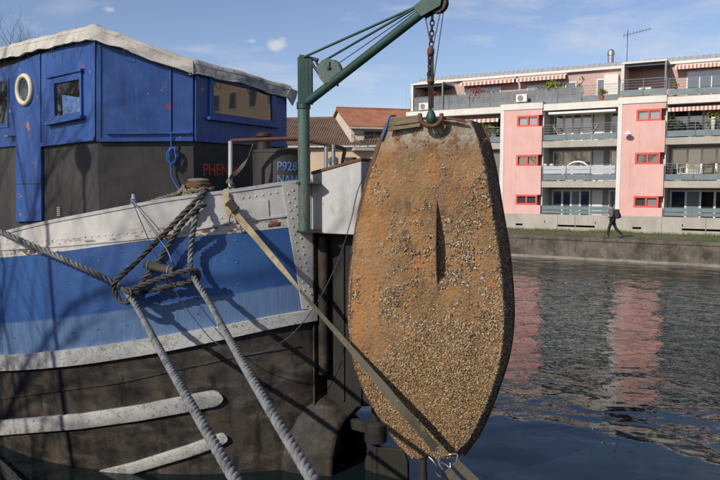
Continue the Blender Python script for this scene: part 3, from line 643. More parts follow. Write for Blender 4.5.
# ================================================================== HOUSES BEHIND
def poly3(mb, pts, off): mb.slab(pts, off)
def house(name, label, Y, heading, wid, dep, zbase, zeave, zridge, u, roofm, wallm):
    """ridge runs along heading; u = pixel column of its left front corner"""
    root_p = PY(u, 183, Y); root_p.z = zbase
    h = thing(name, root_p, label, 'house')
    ax = Vector((math.cos(heading), math.sin(heading), 0)); ay = Vector((-ax.y, ax.x, 0))
    def W(x, y, z): return Vector((root_p.x, root_p.y, 0)) + ax * x + ay * y + Vector((0, 0, z))
    m = MB(); prof = [(0, zbase), (dep, zbase), (dep, zeave), (dep / 2, zridge), (0, zeave)]
    m.slab([W(0, y, z) for y, z in prof], ax * wid); m.build('wall', wallm, h)
    m = MB(); o = .3; sl = (zridge - zeave) / (dep / 2)
    for sgn in (0, 1):
        y0 = -o if sgn == 0 else dep + o; zz = zeave - sl * o
        P = [W(-.2, y0, zz + .06), W(wid + .2, y0, zz + .06), W(wid + .2, dep / 2, zridge + .06), W(-.2, dep / 2, zridge + .06)]
        m.slab(P, Vector((0, 0, .12)))
    rf = m.build('roof', roofm, h)
    m = MB(); y = -.2                               # courses of tiles running down the near slope
    x = 0.0
    while x < wid:
        m.tube([W(x, -o, zeave - sl * o + .19), W(x, dep / 2, zridge + .19)], .05, 5); x += .19
    m.build('tiles', roofm, rf, kind='stuff')
    m = MB(); m.tube([W(-.2, dep / 2, zridge + .2), W(wid + .2, dep / 2, zridge + .2)], .13, 6); m.build('ridge', roofm, rf)
    m = MB(); m.tube([W(-.2, -o - .06, zeave - sl * o + .04), W(wid + .2, -o - .06, zeave - sl * o + .04)], .08, 6); m.build('gutter', 'white_paint', h)
    return h, W
hd = math.atan2(SR.y, SR.x) + R(20)
Yh = 52
zr = PY(341, 112.5, Yh).z
h1, W1 = house('house', 'cream house with orange tiled roof and balcony behind the canal', Yh, R(16), 15, 7.5, .8, PY(352, 126, Yh - 1).z, PY(341, 113, Yh + 3).z + .25, 351, 'tile_orange', 'cream_wall')
zf = PY(365, 148, Yh).z
def wbox(W, mb, x0, x1, y0, y1, z0, z1): mb.hexa([W(x0, y0, z0), W(x1, y0, z0), W(x1, y1, z0), W(x0, y1, z0), W(x0, y0, z1), W(x1, y0, z1), W(x1, y1, z1), W(x0, y1, z1)])
m = MB(); wbox(W1, m, 0, 14, -1.1, -.003, zf - .22, zf); m.build('balcony', 'concrete', h1)
m = MB(); wbox(W1, m, 1.0, 3.4, -.08, -.003, zf + .02, PY(365, 131, Yh).z); wf = m.build('window', 'grey_plastic', h1)
for k in range(3):
    m = MB(); wbox(W1, m, 1.06 + k * .78, 1.06 + k * .78 + .72, -.10, -.083, zf + .06, PY(365, 131.6, Yh).z); m.build('pane', 'pane_dark', wf)
m = MB(); wbox(W1, m, 1.0, 2.6, -.08, -.003, .9, zf - 1.1); wf = m.build('window', 'grey_plastic', h1)
m = MB(); wbox(W1, m, 1.06, 2.54, -.10, -.083, .95, zf - 1.16); m.build('pane', 'pane_dark', wf)
m = MB()
for hgt in (.95, .5): m.tube([W1(0, -1.05, zf + hgt), W1(14, -1.05, zf + hgt)], .022, 5)
m.tube([W1(.02, -1.05, zf + .95), W1(.02, -.05, zf + .95)], .02, 5)
for k in range(15): m.tube([W1(k * 1.0, -1.05, zf), W1(k * 1.0, -1.05, zf + .95)], .022, 5)
m.build('railing', 'iron', h1)
m = MB(); wbox(W1, m, .5, .9, -.6, -.2, zf + .003, zf + .55); m.build('planter', 'grey_plastic', h1)
h2, W2 = house('long_house', 'low peach house with weathered brown tiled roof beside the cream house', 56, R(-9), 30, 9, .8, PY(300, 148, 56).z, PY(300, 124.5, 60.5).z, 40, 'tile_brown', 'peach_wall')
for k in range(14):
    x = 1.5 + k * 2.05; m = MB(); wbox(W2, m, x, x + .9, -.06, -.003, 1.2, 3.6); wf = m.build('window', 'white_frame', h2)
    m = MB(); wbox(W2, m, x + .08, x + .82, -.09, -.063, 1.28, 3.52); m.build('pane', 'pane_dark', wf)
# garden shed-like annexes seen over the stern rail: a paling fence
fence = thing('paling_fence', PY(318, 190, 47), 'grey wooden paling fence below the peach house', 'fence')
fence.location.z = ZP; ROOTLOC[fence.name] = fence.location.copy()
base = PY(318, 183, 47)
for k in range(46):
    p = Vector((base.x - 9 + k * .4, base.y + k * -.02, 0)); hh = 1.95 + random.uniform(-.06, .06)
    m = MB(); m.hexa([p + Vector((-.16, -.02, ZP)), p + Vector((.16, -.02, ZP)), p + Vector((.16, .02, ZP)), p + Vector((-.16, .02, ZP)), p + Vector((-.16, -.02, ZP + hh)), p + Vector((.16, -.02, ZP + hh)), p + Vector((.16, .02, ZP + hh)), p + Vector((-.16, .02, ZP + hh))])
    m.build('paling', 'old_wood', fence)

# ================================================================== PLANTS
def leaf_cloud(mb, c, rx, ry, rz, n, size, rg, blade=1.0):
    cl = [Vector((rg.gauss(0, .45), rg.gauss(0, .45), rg.gauss(0, .45))) for _ in range(9)]
    for i in range(n):
        k = cl[rg.randrange(9)]; d = k + Vector((rg.gauss(0, .3), rg.gauss(0, .3), rg.gauss(0, .3)))
        if d.length > 1.15: d *= 1.0 / d.length
        p = Vector(c) + Vector((d.x * rx, d.y * ry, d.z * rz)); a = Vector((rg.gauss(0, 1), rg.gauss(0, 1), rg.gauss(0, 1) * blade)).normalized(); b = a.cross(Vector((rg.gauss(0, 1), rg.gauss(0, 1), rg.gauss(0, 1)))).normalized()
        s = size * rg.uniform(.6, 1.4)
        mb.add([p - a * s, p + b * s * .4, p + a * s, p - b * s * .4], [(0, 1, 2, 3)])
def bush(label, s, t, z, rx, rz, n, size, lm, group=None, name='potted_shrub', seed=1, blade=1.0):
    rg = random.Random(seed); c = FW(s, t, z); r = thing(name, c, label, 'plant', group)
    m = MB(); m.lathe(c, [(.10, 0), (.16, .28), (.17, .30), (.15, .30)], 12); m.build('pot', 'pot', r)
    m = MB(); top = rz * 2
    for k in range(7): m.tube([c + Vector((0, 0, .25)), c + Vector((rg.uniform(-.4, .4) * rx, rg.uniform(-.4, .4) * rx, .3 + rz * rg.uniform(.8, 1.6)))], [.014, .005], 5)
    m.build('stem', 'bark', r)
    m = MB(); leaf_cloud(m, c + Vector((0, 0, .3 + rz)), rx, rx * .7, rz, n, size, rg, blade); m.build('foliage', lm, r, kind='stuff')
bush('grey green bushy shrub on the third floor balcony beside the pink bay with the lamp', fs(669, -.55), -.55, Z3, .50, .42, 420, .07, 'leaf_green', seed=2)
bush('low grey green shrub next to a dark barbecue on the third floor balcony', fs(677, -.6), -.6, Z3, .34, .30, 260, .06, 'leaf_green', seed=12)
bush('tall yellow leaved shrub under the striped balcony awning', fs(716, -.5), -.5, Z3, .55, .62, 420, .07, 'leaf_yellow', seed=3)
bush('yellow green bamboo behind the grey terrace railing, thickest clump', fs(553, -1.0), -1.0, Z4, .60, .56, 620, .09, 'leaf_bamboo', 'terrace shrubs', seed=4, blade=2.5)
bush('thin yellow green bamboo in front of a white terrace window', fs(536, -1.0), -1.0, Z4, .45, .46, 260, .08, 'leaf_bamboo', 'terrace shrubs', seed=5, blade=2.5)
bush('sparse tall dry bamboo by the small terrace window', fs(579, -.9), -.9, Z4, .22, .60, 120, .08, 'leaf_bamboo', 'terrace shrubs', seed=6, blade=2.5)
bush('red leaved shrub on the roof terrace below the awning next to the end canopy', fs(479, -1.0), -1.0, Z4, .75, .50, 600, .07, 'leaf_red', 'terrace shrubs', seed=7)
bush('red flowering plant by the white wall of the terrace end canopy', fs(418, -.9), -.9, Z4, .32, .42, 300, .06, 'leaf_red', 'terrace shrubs', seed=8)
bush('red geranium by the grey post of the terrace end canopy', fs(434, -.9), -.9, Z4, .3, .45, 300, .06, 'leaf_red', 'terrace shrubs', seed=9)
bush('dark green climber under the terrace end canopy', fs(440, -1.2), -1.2, Z4, .25, .62, 300, .07, 'leaf_green', 'terrace shrubs', seed=10)
bush('dense green bamboo on the third floor balcony behind the dinghy top', fs(490, -.5), -.5, Z3, .45, .62, 520, .09, 'leaf_bamboo', seed=11, blade=2.5)
bush('small green plant under the white arch', fs(580, -.6), -.6, Z2 + .25, .22, .22, 160, .05, 'leaf_green', seed=13)
bush('magenta flowering pot plant on the second floor balcony corner', fs(667, -.5), -.5, Z2, .22, .26, 160, .05, 'leaf_red', seed=14)
bush('yellow terrace plant in front of the narrow penthouse window', fs(600, -.6), -.6, Z4, .3, .22, 160, .06, 'leaf_yellow', 'terrace shrubs', seed=15)
bush('yellow flowers on the terrace between rooftop canopy and large penthouse window', fs(673, -.6), -.6, Z4, .2, .28, 120, .05, 'leaf_yellow', 'terrace shrubs', seed=16)

# ------------------------------------------------------------------ balcony things
def acunit(u, v, t, label):
    s = fs(u, t); z = 8.455 if v else Z4; r = thing('air_conditioner', FW(s, t, z), label, 'air conditioner', 'terrace air conditioners')
    m = MB(); fbox(m, s - .32, s + .32, t - .13, t + .13, z + .06, z + .50); m.build('casing', 'white_plastic', r, bevel=.015)
    m = MB(); c = FW(s - .06, t + .135, z + .28); m.tube([c + NC * .001, c + NC * .012], .17, 20); m.build('fan_opening', 'grey_plastic', r)
    m = MB()
    for rr in (.06, .11, .16): m.tube([c + NC * .02 + (SR * math.cos(a) + Vector((0, 0, math.sin(a)))) * rr for a in [k * math.pi / 10 for k in range(20)]], .006, 4, closed=True)
    m.build('fan_guard', 'white_plastic', r)
    m = MB(); fbox(m, s - .25, s - .19, t - .13, t + .13, z, z + .06); fbox(m, s + .19, s + .25, t - .13, t + .13, z, z + .06); m.build('feet', 'grey_plastic', r)
acunit(521, 1, -.16, 'white air conditioner unit on top of the pink bay without a lamp')
acunit(643, 1, -.55, 'white air conditioner unit under the canopy on top of the pink bay with the lamp')
acunit(424, 0, -.30, 'white air conditioner unit under the canopy at the end of the roof terrace')
def chair(label, s, t, z, cm, face=1, rec=.25, group=None):
    r = thing('garden_chair', FW(s, t, z), label, 'chair', group)
    m = MB(); fbox(m, s - .24, s + .24, t - .24, t + .24, z + .38, z + .42); m.build('seat', cm, r, bevel=.01)
    m = MB(); a = face; P = [FW(s + a * .22, t - .22, z + .42), FW(s + a * .22, t + .22, z + .42), FW(s + a * (.22 + rec), t + .22, z + .90), FW(s + a * (.22 + rec), t - .22, z + .90)]
    m.slab(P, SR * .03); m.build('backrest', cm, r)
    for x in (-.2, .2):
        for y in (-.2, .2):
            m = MB(); m.tube([FW(s + x, t + y, z + .38), FW(s + x * 1.1, t + y * 1.1, z)], .016, 6); m.build('leg', 'grey_plastic', r)
chair('yellow lounge chair on the third floor balcony next to the lampless pink bay', fs(562, -.8), -.8, Z3, 'yellow_fabric', -1, .3)
chair('yellow lounge chair on the third floor balcony nearer the bay with the lamp', fs(588, -.8), -.8, Z3, 'yellow_fabric', 1, .3)
chair('white chair between the balcony table and the pink bay', fs(683, -.9), -.9, Z2, 'white_plastic', -1, .05)
chair('white chair between the balcony table and the dark folding chair', fs(697, -.9), -.9, Z2, 'white_plastic', 1, .05)
chair('dark folding chair by the balcony window', fs(708, -1.0), -1.0, Z2, 'black_plastic', 1, .05)
def table(label, s, t, z):
    r = thing('garden_table', FW(s, t, z), label, 'table')
    m = MB(); fbox(m, s - .5, s + .5, t - .32, t + .32, z + .70, z + .74); m.build('tabletop', 'white_plastic', r, bevel=.01)
    for x in (-.42, .42):
        for y in (-.26, .26):
            m = MB(); m.tube([FW(s + x, t + y, z + .7), FW(s + x, t + y, z)], .02, 6); m.build('leg', 'white_plastic', r)
table('white garden table on the second floor balcony', fs(690, -.75), -.75, Z2)
r = thing('fruit_bowl', FW(fs(690, -.75), -.75, Z2 + .74), 'orange bowl on the white balcony table', 'bowl')
m = MB(); m.lathe(FW(fs(690, -.75), -.75, Z2 + .742), [(.07, 0), (.16, .10), (.17, .12), (.14, .11), (.05, .03)], 16); m.build('bowl', 'yellow_fabric', r, smooth=40)
r = thing('barbecue', FW(fs(693, -.6), -.6, Z3), 'dark lidded barbecue on the third floor balcony', 'barbecue')
s = fs(693, -.6); m = MB(); fbox(m, s - .3, s + .3, -.8, -.4, Z3 + .42, Z3 + .60); m.build('firebox', 'black_plastic', r, bevel=.03)
m = MB(); P = [FW(s - .3, -.8, Z3 + .605), FW(s + .3, -.8, Z3 + .605), FW(s + .22, -.75, Z3 + .80), FW(s - .22, -.75, Z3 + .80)]; m.slab(P, NC * .36); m.build('lid', 'black_plastic', r, bevel=.03)
for x in (-.25, .25):
    for y in (-.76, -.44):
        m = MB(); m.tube([FW(s + x, y, Z3 + .43), FW(s + x, y, Z3)], .018, 6); m.build('leg', 'grey_plastic', r)
r = thing('arch', FW(fs(578, -.5), -.5, Z2), 'white round arch standing behind the steel balcony panels', 'arch')
m = MB(); c = FW(fs(578, -.5), -.5, Z2 + .42); rr = abs(fs(591, -.5) - fs(565, -.5)) / 2
m.tube([c - SR * rr - Vector((0, 0, .42))] + [c + SR * (-math.cos(a) * rr) + Vector((0, 0, math.sin(a) * rr * .95)) for a in [k * math.pi / 14 for k in range(15)]] + [c + SR * rr - Vector((0, 0, .42))], .055, 8); m.build('arch_tube', 'white_frame', r, smooth=50)
r = thing('wall_lamp', FW(fs(628.5), 0, fz(628.5, 134)), 'white bowl lamp on the wall of the pink bay', 'lamp')
s = fs(628.5); z = fz(628.5, 133.5)
m = MB(); m.tube([FW(s, 0, z - .12), FW(s, .22, z - .02), FW(s, .3, z + .06)], .02, 6); m.build('bracket', 'galvanised', r)
m = MB(); m.lathe(FW(s, .30, z - .06), [(.21, 0), (.20, .03), (.10, .12), (.04, .17)], 16); m.build('lamp_shade', 'white_frame', r, smooth=40)
for k, (u, zz, lab) in enumerate(((545.5, Z2, 'small white pot on the second floor balcony beside the lampless pink bay'), (552, Z2, 'round white lantern on the second floor balcony between the white pot and the arch'), (712, Z3, 'slim white post lamp on the third floor balcony by the yellow shrub'))):
    r = thing('planter_pot', FW(fs(u, -.35), -.35, zz), lab, 'pot'); m = MB(); m.lathe(FW(fs(u, -.35), -.35, zz), [(.07, 0), (.10, .62), (.12, .66), (.12, .95), (.08, 1.0)], 12); m.build('body', 'white_plastic', r, smooth=40)

# ================================================================== PERSON ON THE PATH
def skin_obj(name, verts, edges, radii, m, parent, root=0, sub=2):
    me = bpy.data.meshes.new(name); rl = ROOTLOC[parent.name]
    me.from_pydata([tuple(Vector(v) - rl) for v in verts], edges, [])
    o = bpy.data.objects.new(name, me); sc.collection.objects.link(o); o.parent = parent
    me.materials.append(MATS[m])
    o.modifiers.new('skin', 'SKIN')
    if not me.skin_vertices: bpy.context.view_layer.objects.active = o
    sl = me.skin_vertices[0] if me.skin_vertices else None
    if sl is None: 
        o.modifiers.clear(); return o
    for i, r_ in enumerate(radii):
        rr = r_ if isinstance(r_, tuple) else (r_, r_); sl.data[i].radius = rr
        sl.data[i].use_root = (i == root)
    s_ = o.modifiers.new('sub', 'SUBSURF'); s_.levels = sub; s_.render_levels = sub
    o.modifiers['skin'].use_smooth_shade = True
    return o
pf = PZ(612, 238.2, ZP - .008)
per = thing('person', pf, 'person in grey jacket and black trousers walking along the far path', 'person')
def PWk(f, l, z): return Vector((pf.x, pf.y, pf.z)) + CD * f + NC * l + Vector((0, 0, z))   # f forward (walking left), l towards us
K = 1.70 / 1.72
J = dict(pel=(0.0, 0, .93), sp=(.02, 0, 1.10), ch=(.05, 0, 1.30), nk=(.07, 0, 1.46), hb=(.10, 0, 1.53), ht=(.12, 0, 1.66),
         hl=(0, .09, .88), kl=(.15, .10, .48), al=(.17, .10, .09), tl=(.36, .11, .03),
         hr=(0, -.09, .88), kr=(-.14, -.10, .50), ar=(-.46, -.10, .18), tr=(-.36, -.10, .02),
         shl=(.05, .18, 1.38), el=(-.02, .24, 1.10), wl=(.22, .20, 1.05), fl=(.30, .19, 1.06),
         shr=(.05, -.18, 1.38), er=(0, -.24, 1.10), wr=(.24, -.20, 1.02), fr=(.31, -.19, 1.03))
jk = list(J); jv = [PWk(*J[k]) for k in jk]; ji = {k: i for i, k in enumerate(jk)}
E = lambda *p: [(ji[a], ji[b]) for a, b in p]
skin_obj('body', jv, E(('pel', 'sp'), ('sp', 'ch'), ('ch', 'nk'), ('nk', 'hb'), ('hb', 'ht'), ('pel', 'hl'), ('hl', 'kl'), ('kl', 'al'), ('al', 'tl'), ('pel', 'hr'), ('hr', 'kr'), ('kr', 'ar'), ('ar', 'tr'), ('ch', 'shl'), ('shl', 'el'), ('el', 'wl'), ('wl', 'fl'), ('ch', 'shr'), ('shr', 'er'), ('er', 'wr'), ('wr', 'fr')),
         [.11, .11, .12, .05, .085, .08, .08, .055, .04, .03, .08, .055, .04, .03, .06, .045, .032, .035, .06, .045, .032, .035], 'skin', per)
def sub_skel(name, keys, pairs, radii, m): 
    ix = {k: i for i, k in enumerate(keys)}; return skin_obj(name, [PWk(*J[k]) for k in keys], [(ix[a], ix[b]) for a, b in pairs], radii, m, per)
J['hem'] = (0, 0, .86); J['wl2'] = (.17, .205, 1.06); J['wr2'] = (.19, -.205, 1.03); J['nk2'] = (.065, 0, 1.44)
sub_skel('jacket', ['hem', 'sp', 'ch', 'nk2', 'shl', 'el', 'wl2', 'shr', 'er', 'wr2'], [('hem', 'sp'), ('sp', 'ch'), ('ch', 'nk2'), ('ch', 'shl'), ('shl', 'el'), ('el', 'wl2'), ('ch', 'shr'), ('shr', 'er'), ('er', 'wr2')], [(.17, .15), (.155, .14), (.17, .145), .075, .085, .068, .052, .085, .068, .052], 'jacket')
J['al2'] = (.175, .10, .065); J['ar2'] = (-.48, -.10, .155)
sub_skel('trousers', ['pel', 'hl', 'kl', 'al2', 'hr', 'kr', 'ar2'], [('pel', 'hl'), ('hl', 'kl'), ('kl', 'al2'), ('pel', 'hr'), ('hr', 'kr'), ('kr', 'ar2')], [.13, .105, .072, .055, .105, .072, .055], 'trousers')
for nm, a, b in (('shoe', J['al'], J['tl']), ('shoe', J['ar'], J['tr'])):
    a = Vector(a); b = Vector(b); a2 = a + (a - b) * .2 + Vector((0, 0, -.04)); m = MB(); m.tube([PWk(*a2), PWk(*((a + b) / 2 + Vector((0, 0, -.015)))), PWk(*b), PWk(*(b + (b - a) * .25))], [.04, .055, .045, .02], 10); m.build(nm, 'shoe', per, smooth=60)
m = MB(); hc = PWk(.095, 0, 1.635)
rowsH = []
for i in range(8):
    a = i / 7 * math.pi * .62; rowsH.append([hc + CD * (math.sin(a) * math.cos(b) * .108 - .012) + NC * (math.sin(a) * math.sin(b) * .098) + Vector((0, 0, math.cos(a) * .125 - .01 - (.03 if math.cos(b) < -.3 else 0) * i / 7)) for b in [k * 2 * math.pi / 14 for k in range(14)]])
m.grid(rowsH, close=True); m.build('hair', 'hair', per, smooth=60)
m = MB(); c = PWk(.185, 0, 1.60); m.tube([c, c + CD * .025 + Vector((0, 0, -.03)), c + CD * .005 + Vector((0, 0, -.045))], [.012, .016, .008], 6); m.build('nose', 'skin', per, smooth=60)
for l in (.085, -.085):
    m = MB(); m.lathe(PWk(.095, l, 1.575), [(.01, -.03), (.022, -.01), (.022, .015), (.01, .03)], 8); m.build('ear', 'skin', per, smooth=60)
bp_ = thing('backpack', PWk(-.22, 0, .98), 'black backpack on the back of the walking person', 'backpack')
def pk(f0, f1, l, z0, z1, tag, bev, m_='backpack_cloth'):
    m = MB(); m.hexa([PWk(f0, -l, z0), PWk(f1, -l, z0), PWk(f1, l, z0), PWk(f0, l, z0), PWk(f0 + .05, -l, z1), PWk(f1 + .03, -l, z1), PWk(f1 + .03, l, z1), PWk(f0 + .05, l, z1)]); m.build(tag, m_, bp_, bevel=bev, smooth=60)
pk(-.34, -.13, .15, .98, 1.44, 'main_pocket', .05); pk(-.40, -.345, .12, 1.02, 1.26, 'front_pocket', .03)
for l in (.13, -.13):
    m = MB(); ribbon(m, [PWk(-.12, l, 1.40), PWk(.0, l, 1.475), PWk(.14, l, 1.43), PWk(.18, l, 1.28), PWk(.08, l * 1.25, 1.12), PWk(-.13, l, 1.05)], [NC] * 6, [.05] * 6, .012, .03); m.build('shoulder_strap', 'backpack_cloth', bp_)

# ================================================================== BARGE
BA = R(55)
BD = Vector((-math.sin(BA), math.cos(BA), 0))       # forward
BN = Vector((-math.cos(BA), -math.sin(BA), 0))      # towards us (port)
BS = Vector((-0.43, 9.15, 0))                       # foot of the stern on the centreline
def B0(x):
    x = max(0.0, x)
    q = (1 - max(0.0, 1 - x / 3.6) ** 2.2) ** .78 if x < 3.6 else 1.0
    return .30 + 2.2 * q
def Bh(x, z):
    wv = min(1.3, max(0.0, (3.3 - z) / 3.3)); st = max(0.0, 1 - x / 3.5)
    return B0(x) * (1 - (.05 + .15 * st) * wv ** 1.8)
def bw(x, y, z): return BS + BD * x + BN * y + Vector((0, 0, z))
def hn(x, z):
    d = .03; t = (bw(x + d, Bh(x + d, z), z) - bw(max(0, x - d), Bh(max(0, x - d), z), z)); t.z = 0; t.normalize()
    n = Vector((t.y, -t.x, 0)); return n if n.dot(BN) > 0 else -n
def hpt(x, z, off=0.0, side=1):
    p = bw(x, Bh(x, z), z) + hn(x, z) * off
    if side < 0:
        r = p - BS; y = r.dot(BN); p = p - BN * (2 * y)
    return p
def hpx(u, v):                                      # pixel -> (x, z) on the port hull surface
    r = ray(u, v); best = None; px = None
    x = 0.0
    while x < 9:
        z = 2.0
        for _ in range(4):
            y = Bh(x, z); P = bw(x, y, 0); t = P.y / r.y; z = CAMH + r.z * t
        cr = P.x * r.y - P.y * r.x
        if px is not None and (px[1] > 0) != (cr > 0):
            k = px[1] / (px[1] - cr); return lerp(px[0], x, k), lerp(px[2], z, k)
        px = (x, cr, z); x += .02
    return (0.0, z0_at(u, v))
def z0_at(u, v):
    P = bw(0, .3, 0); r = ray(u, v); return CAMH + r.z * (P.y / r.y)
def line(pts):
    q = sorted(hpx(u, v) for u, v in pts); xs = [a for a, b in q]; zs = [b for a, b in q]
    sl = (zs[-1] - zs[-3]) / (xs[-1] - xs[-3] + 1e-6)
    for k in range(1, 9):                           # carry the sheer on forward, flattening out
        xs.append(xs[-1] + 1.2); zs.append(zs[-1] + sl * 1.2 * .55 ** k)
    def f(x):
        acc = 0
        for d in (-.25, -.12, 0, .12, .25): acc += interp(xs, zs, x + d)
        return acc / 5
    return f
LG = line([(0, 233), (12, 230), (45, 222), (97, 212), (133, 205), (182, 196), (230, 191), (251, 187.5), (295, 181), (312, 178)])
LS = line([(0, 249), (70, 244), (147, 237), (187, 230), (230, 221.5), (286, 215), (312, 211)])
LB = line([(0, 258), (60, 252), (110, 245), (167, 238), (240, 233), (288, 227.5), (312, 224)])
LT = line([(0, 355), (50, 351), (110, 344), (157, 336.5), (200, 329), (240, 322), (300, 310), (312, 308)])
LU = line([(0, 370.5), (83, 364), (157, 352.5), (200, 344), (240, 335), (303, 321), (312, 319)])
XS = [0, .02, .05, .09, .14, .2, .27, .35, .44] + [.55 + i * .13 for i in range(32)] + [5.0 + i * .6 for i in range(38)]
barge = thing('barge', bw(3, 0, 0), 'blue and white steel canal barge with a black lower hull', 'barge')
def band(name, fa, fb, rows, m, off=0.0, x1=99, parent=barge, x0=0.0, cap=0.0):
    mb = MB(); mb.uv = []
    xs = [x for x in XS if x0 <= x <= x1]
    for side in (1, -1):
        g = []
        for k in range(rows + 1):
            g.append([hpt(x, lerp(fa(x), fb(x), k / rows), off, side) for x in xs]); mb.uv += [(x, k / rows) for x in xs]
        b = mb.grid(g)
        if cap:                                     # top and bottom return faces of a proud strake
            for k, fz_ in ((0, fa), (1, fb)):
                g = [[hpt(x, fz_(x), off, side) for x in xs], [hpt(x, fz_(x), -.01, side) for x in xs]]; mb.uv += [(x, .5) for x in xs] * 2; mb.grid(g)
    return mb.build(name, m, parent, smooth=40)
bul = band('bulwark', LG, LB, 6, 'hull_white')
band('blue_band', LB, LT, 10, 'hull_blue', -.004)
band('rubbing_strake', LT, LU, 2, 'strake_white', .055, cap=1)
hull = band('hull', lambda x: LU(x) + .04, lambda x: -.9, 16, 'hull_dark', -.002)
band('plate_lap', LS, lambda x: LS(x) - .025, 1, 'hull_white', .014, parent=bul, cap=1)
# deck, bulwark inner face and cap rail
mb = MB(); xs = [x for x in XS]
g = [[hpt(x, LG(x), -.07, s) - Vector((0, 0, .55)) for x in xs] for s in (1, -1)]; mb.grid(g); mb.build('deck', 'grey_plastic', barge)
mb = MB()
for s in (1, -1): mb.grid([[hpt(x, LG(x), .012, s) - Vector((0, 0, .03)) for x in xs], [hpt(x, LG(x), .012, s) + Vector((0, 0, .012)) for x in xs], [hpt(x, LG(x), -.075, s) + Vector((0, 0, .012)) for x in xs], [hpt(x, LG(x), -.075, s) - Vector((0, 0, .6)) for x in xs]])
mb.build('cap_rail', 'white_paint', barge, smooth=30)
# closing plate of the stern, and the stern edge strip with its rivets
mb = MB(); zz = [-.9 + k * .3 for k in range(14)] + [3.75]
mb.grid([[bw(0, Bh(0, z), z), bw(-.02, 0, z), bw(0, -Bh(0, z), z)] for z in zz]); mb.build('stern_plate', 'hull_dark', barge)
mb = MB(); mb.uv = []
g = []
for k in range(25):
    t = k / 24; v = lerp(184, 309, t); ul = interp([184, 230, 270, 309], [281.5, 289, 296, 302], v); row = []
    for j in range(5):
        u = lerp(ul, 313.6, j / 4); x, z = hpx(u, v); row.append(hpt(x, z, .016))
    row = [hpt(*hpx(ul, v), -.01)] + row; g.append(row); mb.uv += [(0, .3)] * 6
mb.grid(g); mb.build('stern_strip', 'hull_white', bul, smooth=30)
def rivet(mb, p, n, r=.0165):
    n = n.normalized(); a = Vector((0, 0, 1)); e1 = (a - n * a.dot(n)).normalized(); e2 = n.cross(e1); ring = [p + (e1 * math.cos(k * math.pi / 3.5) + e2 * math.sin(k * math.pi / 3.5)) * r for k in range(7)]; r2 = [p + n * r * .3 + (e1 * math.cos(k * math.pi / 3.5) + e2 * math.sin(k * math.pi / 3.5)) * r * .62 for k in range(7)]
    mb.add(ring + r2 + [p + n * r * .4], [(k, (k + 1) % 7, 7 + (k + 1) % 7, 7 + k) for k in range(7)] + [(7 + k, 7 + (k + 1) % 7, 14) for k in range(7)])
mb = MB(); x = .5
while x < 7:
    for f, dz in ((LS, .07), (LB, .05)):
        if dz == .07 or noise.noise(Vector((x * 3, 1, 1))) > -.1: rivet(mb, hpt(x, f(x) + dz, .001), hn(x, f(x)))
    x += .085
for v0 in range(190, 306, 8):
    for du in (6, 12):
        ul = interp([184, 230, 270, 309], [281.5, 289, 296, 302], v0); xx, z = hpx(min(312, ul + du * .85), v0 + (4 if du == 6 else 0)); rivet(mb, hpt(xx, z, .018), hn(xx, z))
for u in (243, 249, 256, 263, 270, 277): xx, z = hpx(u, interp([243, 280], [198, 192], u)); rivet(mb, hpt(xx, z, .001), hn(xx, z))
mb.build('rivets', 'hull_white', bul, smooth=60, kind='stuff')
mb = MB(); x = .55
while x < 6:
    for k in range(1, 12):
        if k % 3 != 1: continue
        z = lerp(LB(x), LT(x), k / 12); rivet(mb, hpt(x, z, -.003), hn(x, z), .014)
    z = LB(x) - .1; x += .37
mb.build('rivets', 'hull_blue', barge, smooth=60, kind='stuff')
def hull_plate(name, px, proud, m, parent=barge, n=80, bev=0):
    """strip between two traced pixel lines (top, bottom) standing proud of the plating"""
    top, bot = px; mb = MB(); mb.uv = []; rows = []
    U0, U1 = max(top[0][0], bot[0][0]), min(top[-1][0], bot[-1][0])
    for k in range(n + 1):
        f = math.sin(k / n * math.pi / 2)
        ut = lerp(top[0][0], top[-1][0], f); ub = lerp(bot[0][0], bot[-1][0], f)
        a = hpx(ut, interp([p[0] for p in top], [p[1] for p in top], ut)); b = hpx(ub, interp([p[0] for p in bot], [p[1] for p in bot], ub))
        rows.append([hpt(*a, -.03), hpt(*a, proud * .88), hpt(a[0] * .93 + b[0] * .07, a[1] * .93 + b[1] * .07, proud), hpt(a[0] * .07 + b[0] * .93, a[1] * .07 + b[1] * .93, proud), hpt(*b, proud * .88), hpt(*b, -.03)]); mb.uv += [(0, .5)] * 6
    b = mb.grid(rows); L_ = len(mb.v); mb.f.append(tuple(range(b, b + 6))); mb.f.append(tuple(range(L_ - 6, L_)))
    return mb.build(name, m, parent, smooth=35)
hull_plate('wear_bar', ([(-60, 424), (0, 420), (83, 413), (140, 404.5), (187, 395), (207, 391), (214, 390.2), (219, 391.8), (222, 394.5), (223.5, 398)], [(-60, 437), (0, 435), (83, 428), (140, 420), (187, 411.5), (207, 407.3), (214, 406), (219, 404.3), (222, 401.5), (223.5, 398)]), .05, 'strake_white')
hull_plate('wear_bar', ([(101, 470), (133, 462), (187, 445), (216, 434.5), (221, 432.8), (224.5, 433.2), (227, 435.2), (228, 438)], [(102, 471.5), (133, 473), (187, 457), (216, 446.8), (221, 444.8), (224.5, 442.8), (227, 440.8), (228, 438)]), .05, 'strake_white')
hull_plate('plate_edge', ([(-60, 401), (0, 398), (120, 382), (233, 356.5), (300, 345)], [(-60, 402.5), (0, 399.5), (120, 383.5), (233, 358), (300, 346.5)]), .012, 'hull_dark')
hull_plate('access_plate', ([(237, 203), (268, 199.5)], [(239, 220), (269, 217)]), .012, 'hull_white', bul)
hull_plate('fairlead_slot', ([(268, 224), (279, 222)], [(268, 227), (279, 225)]), .01, 'rusty_iron', bul)
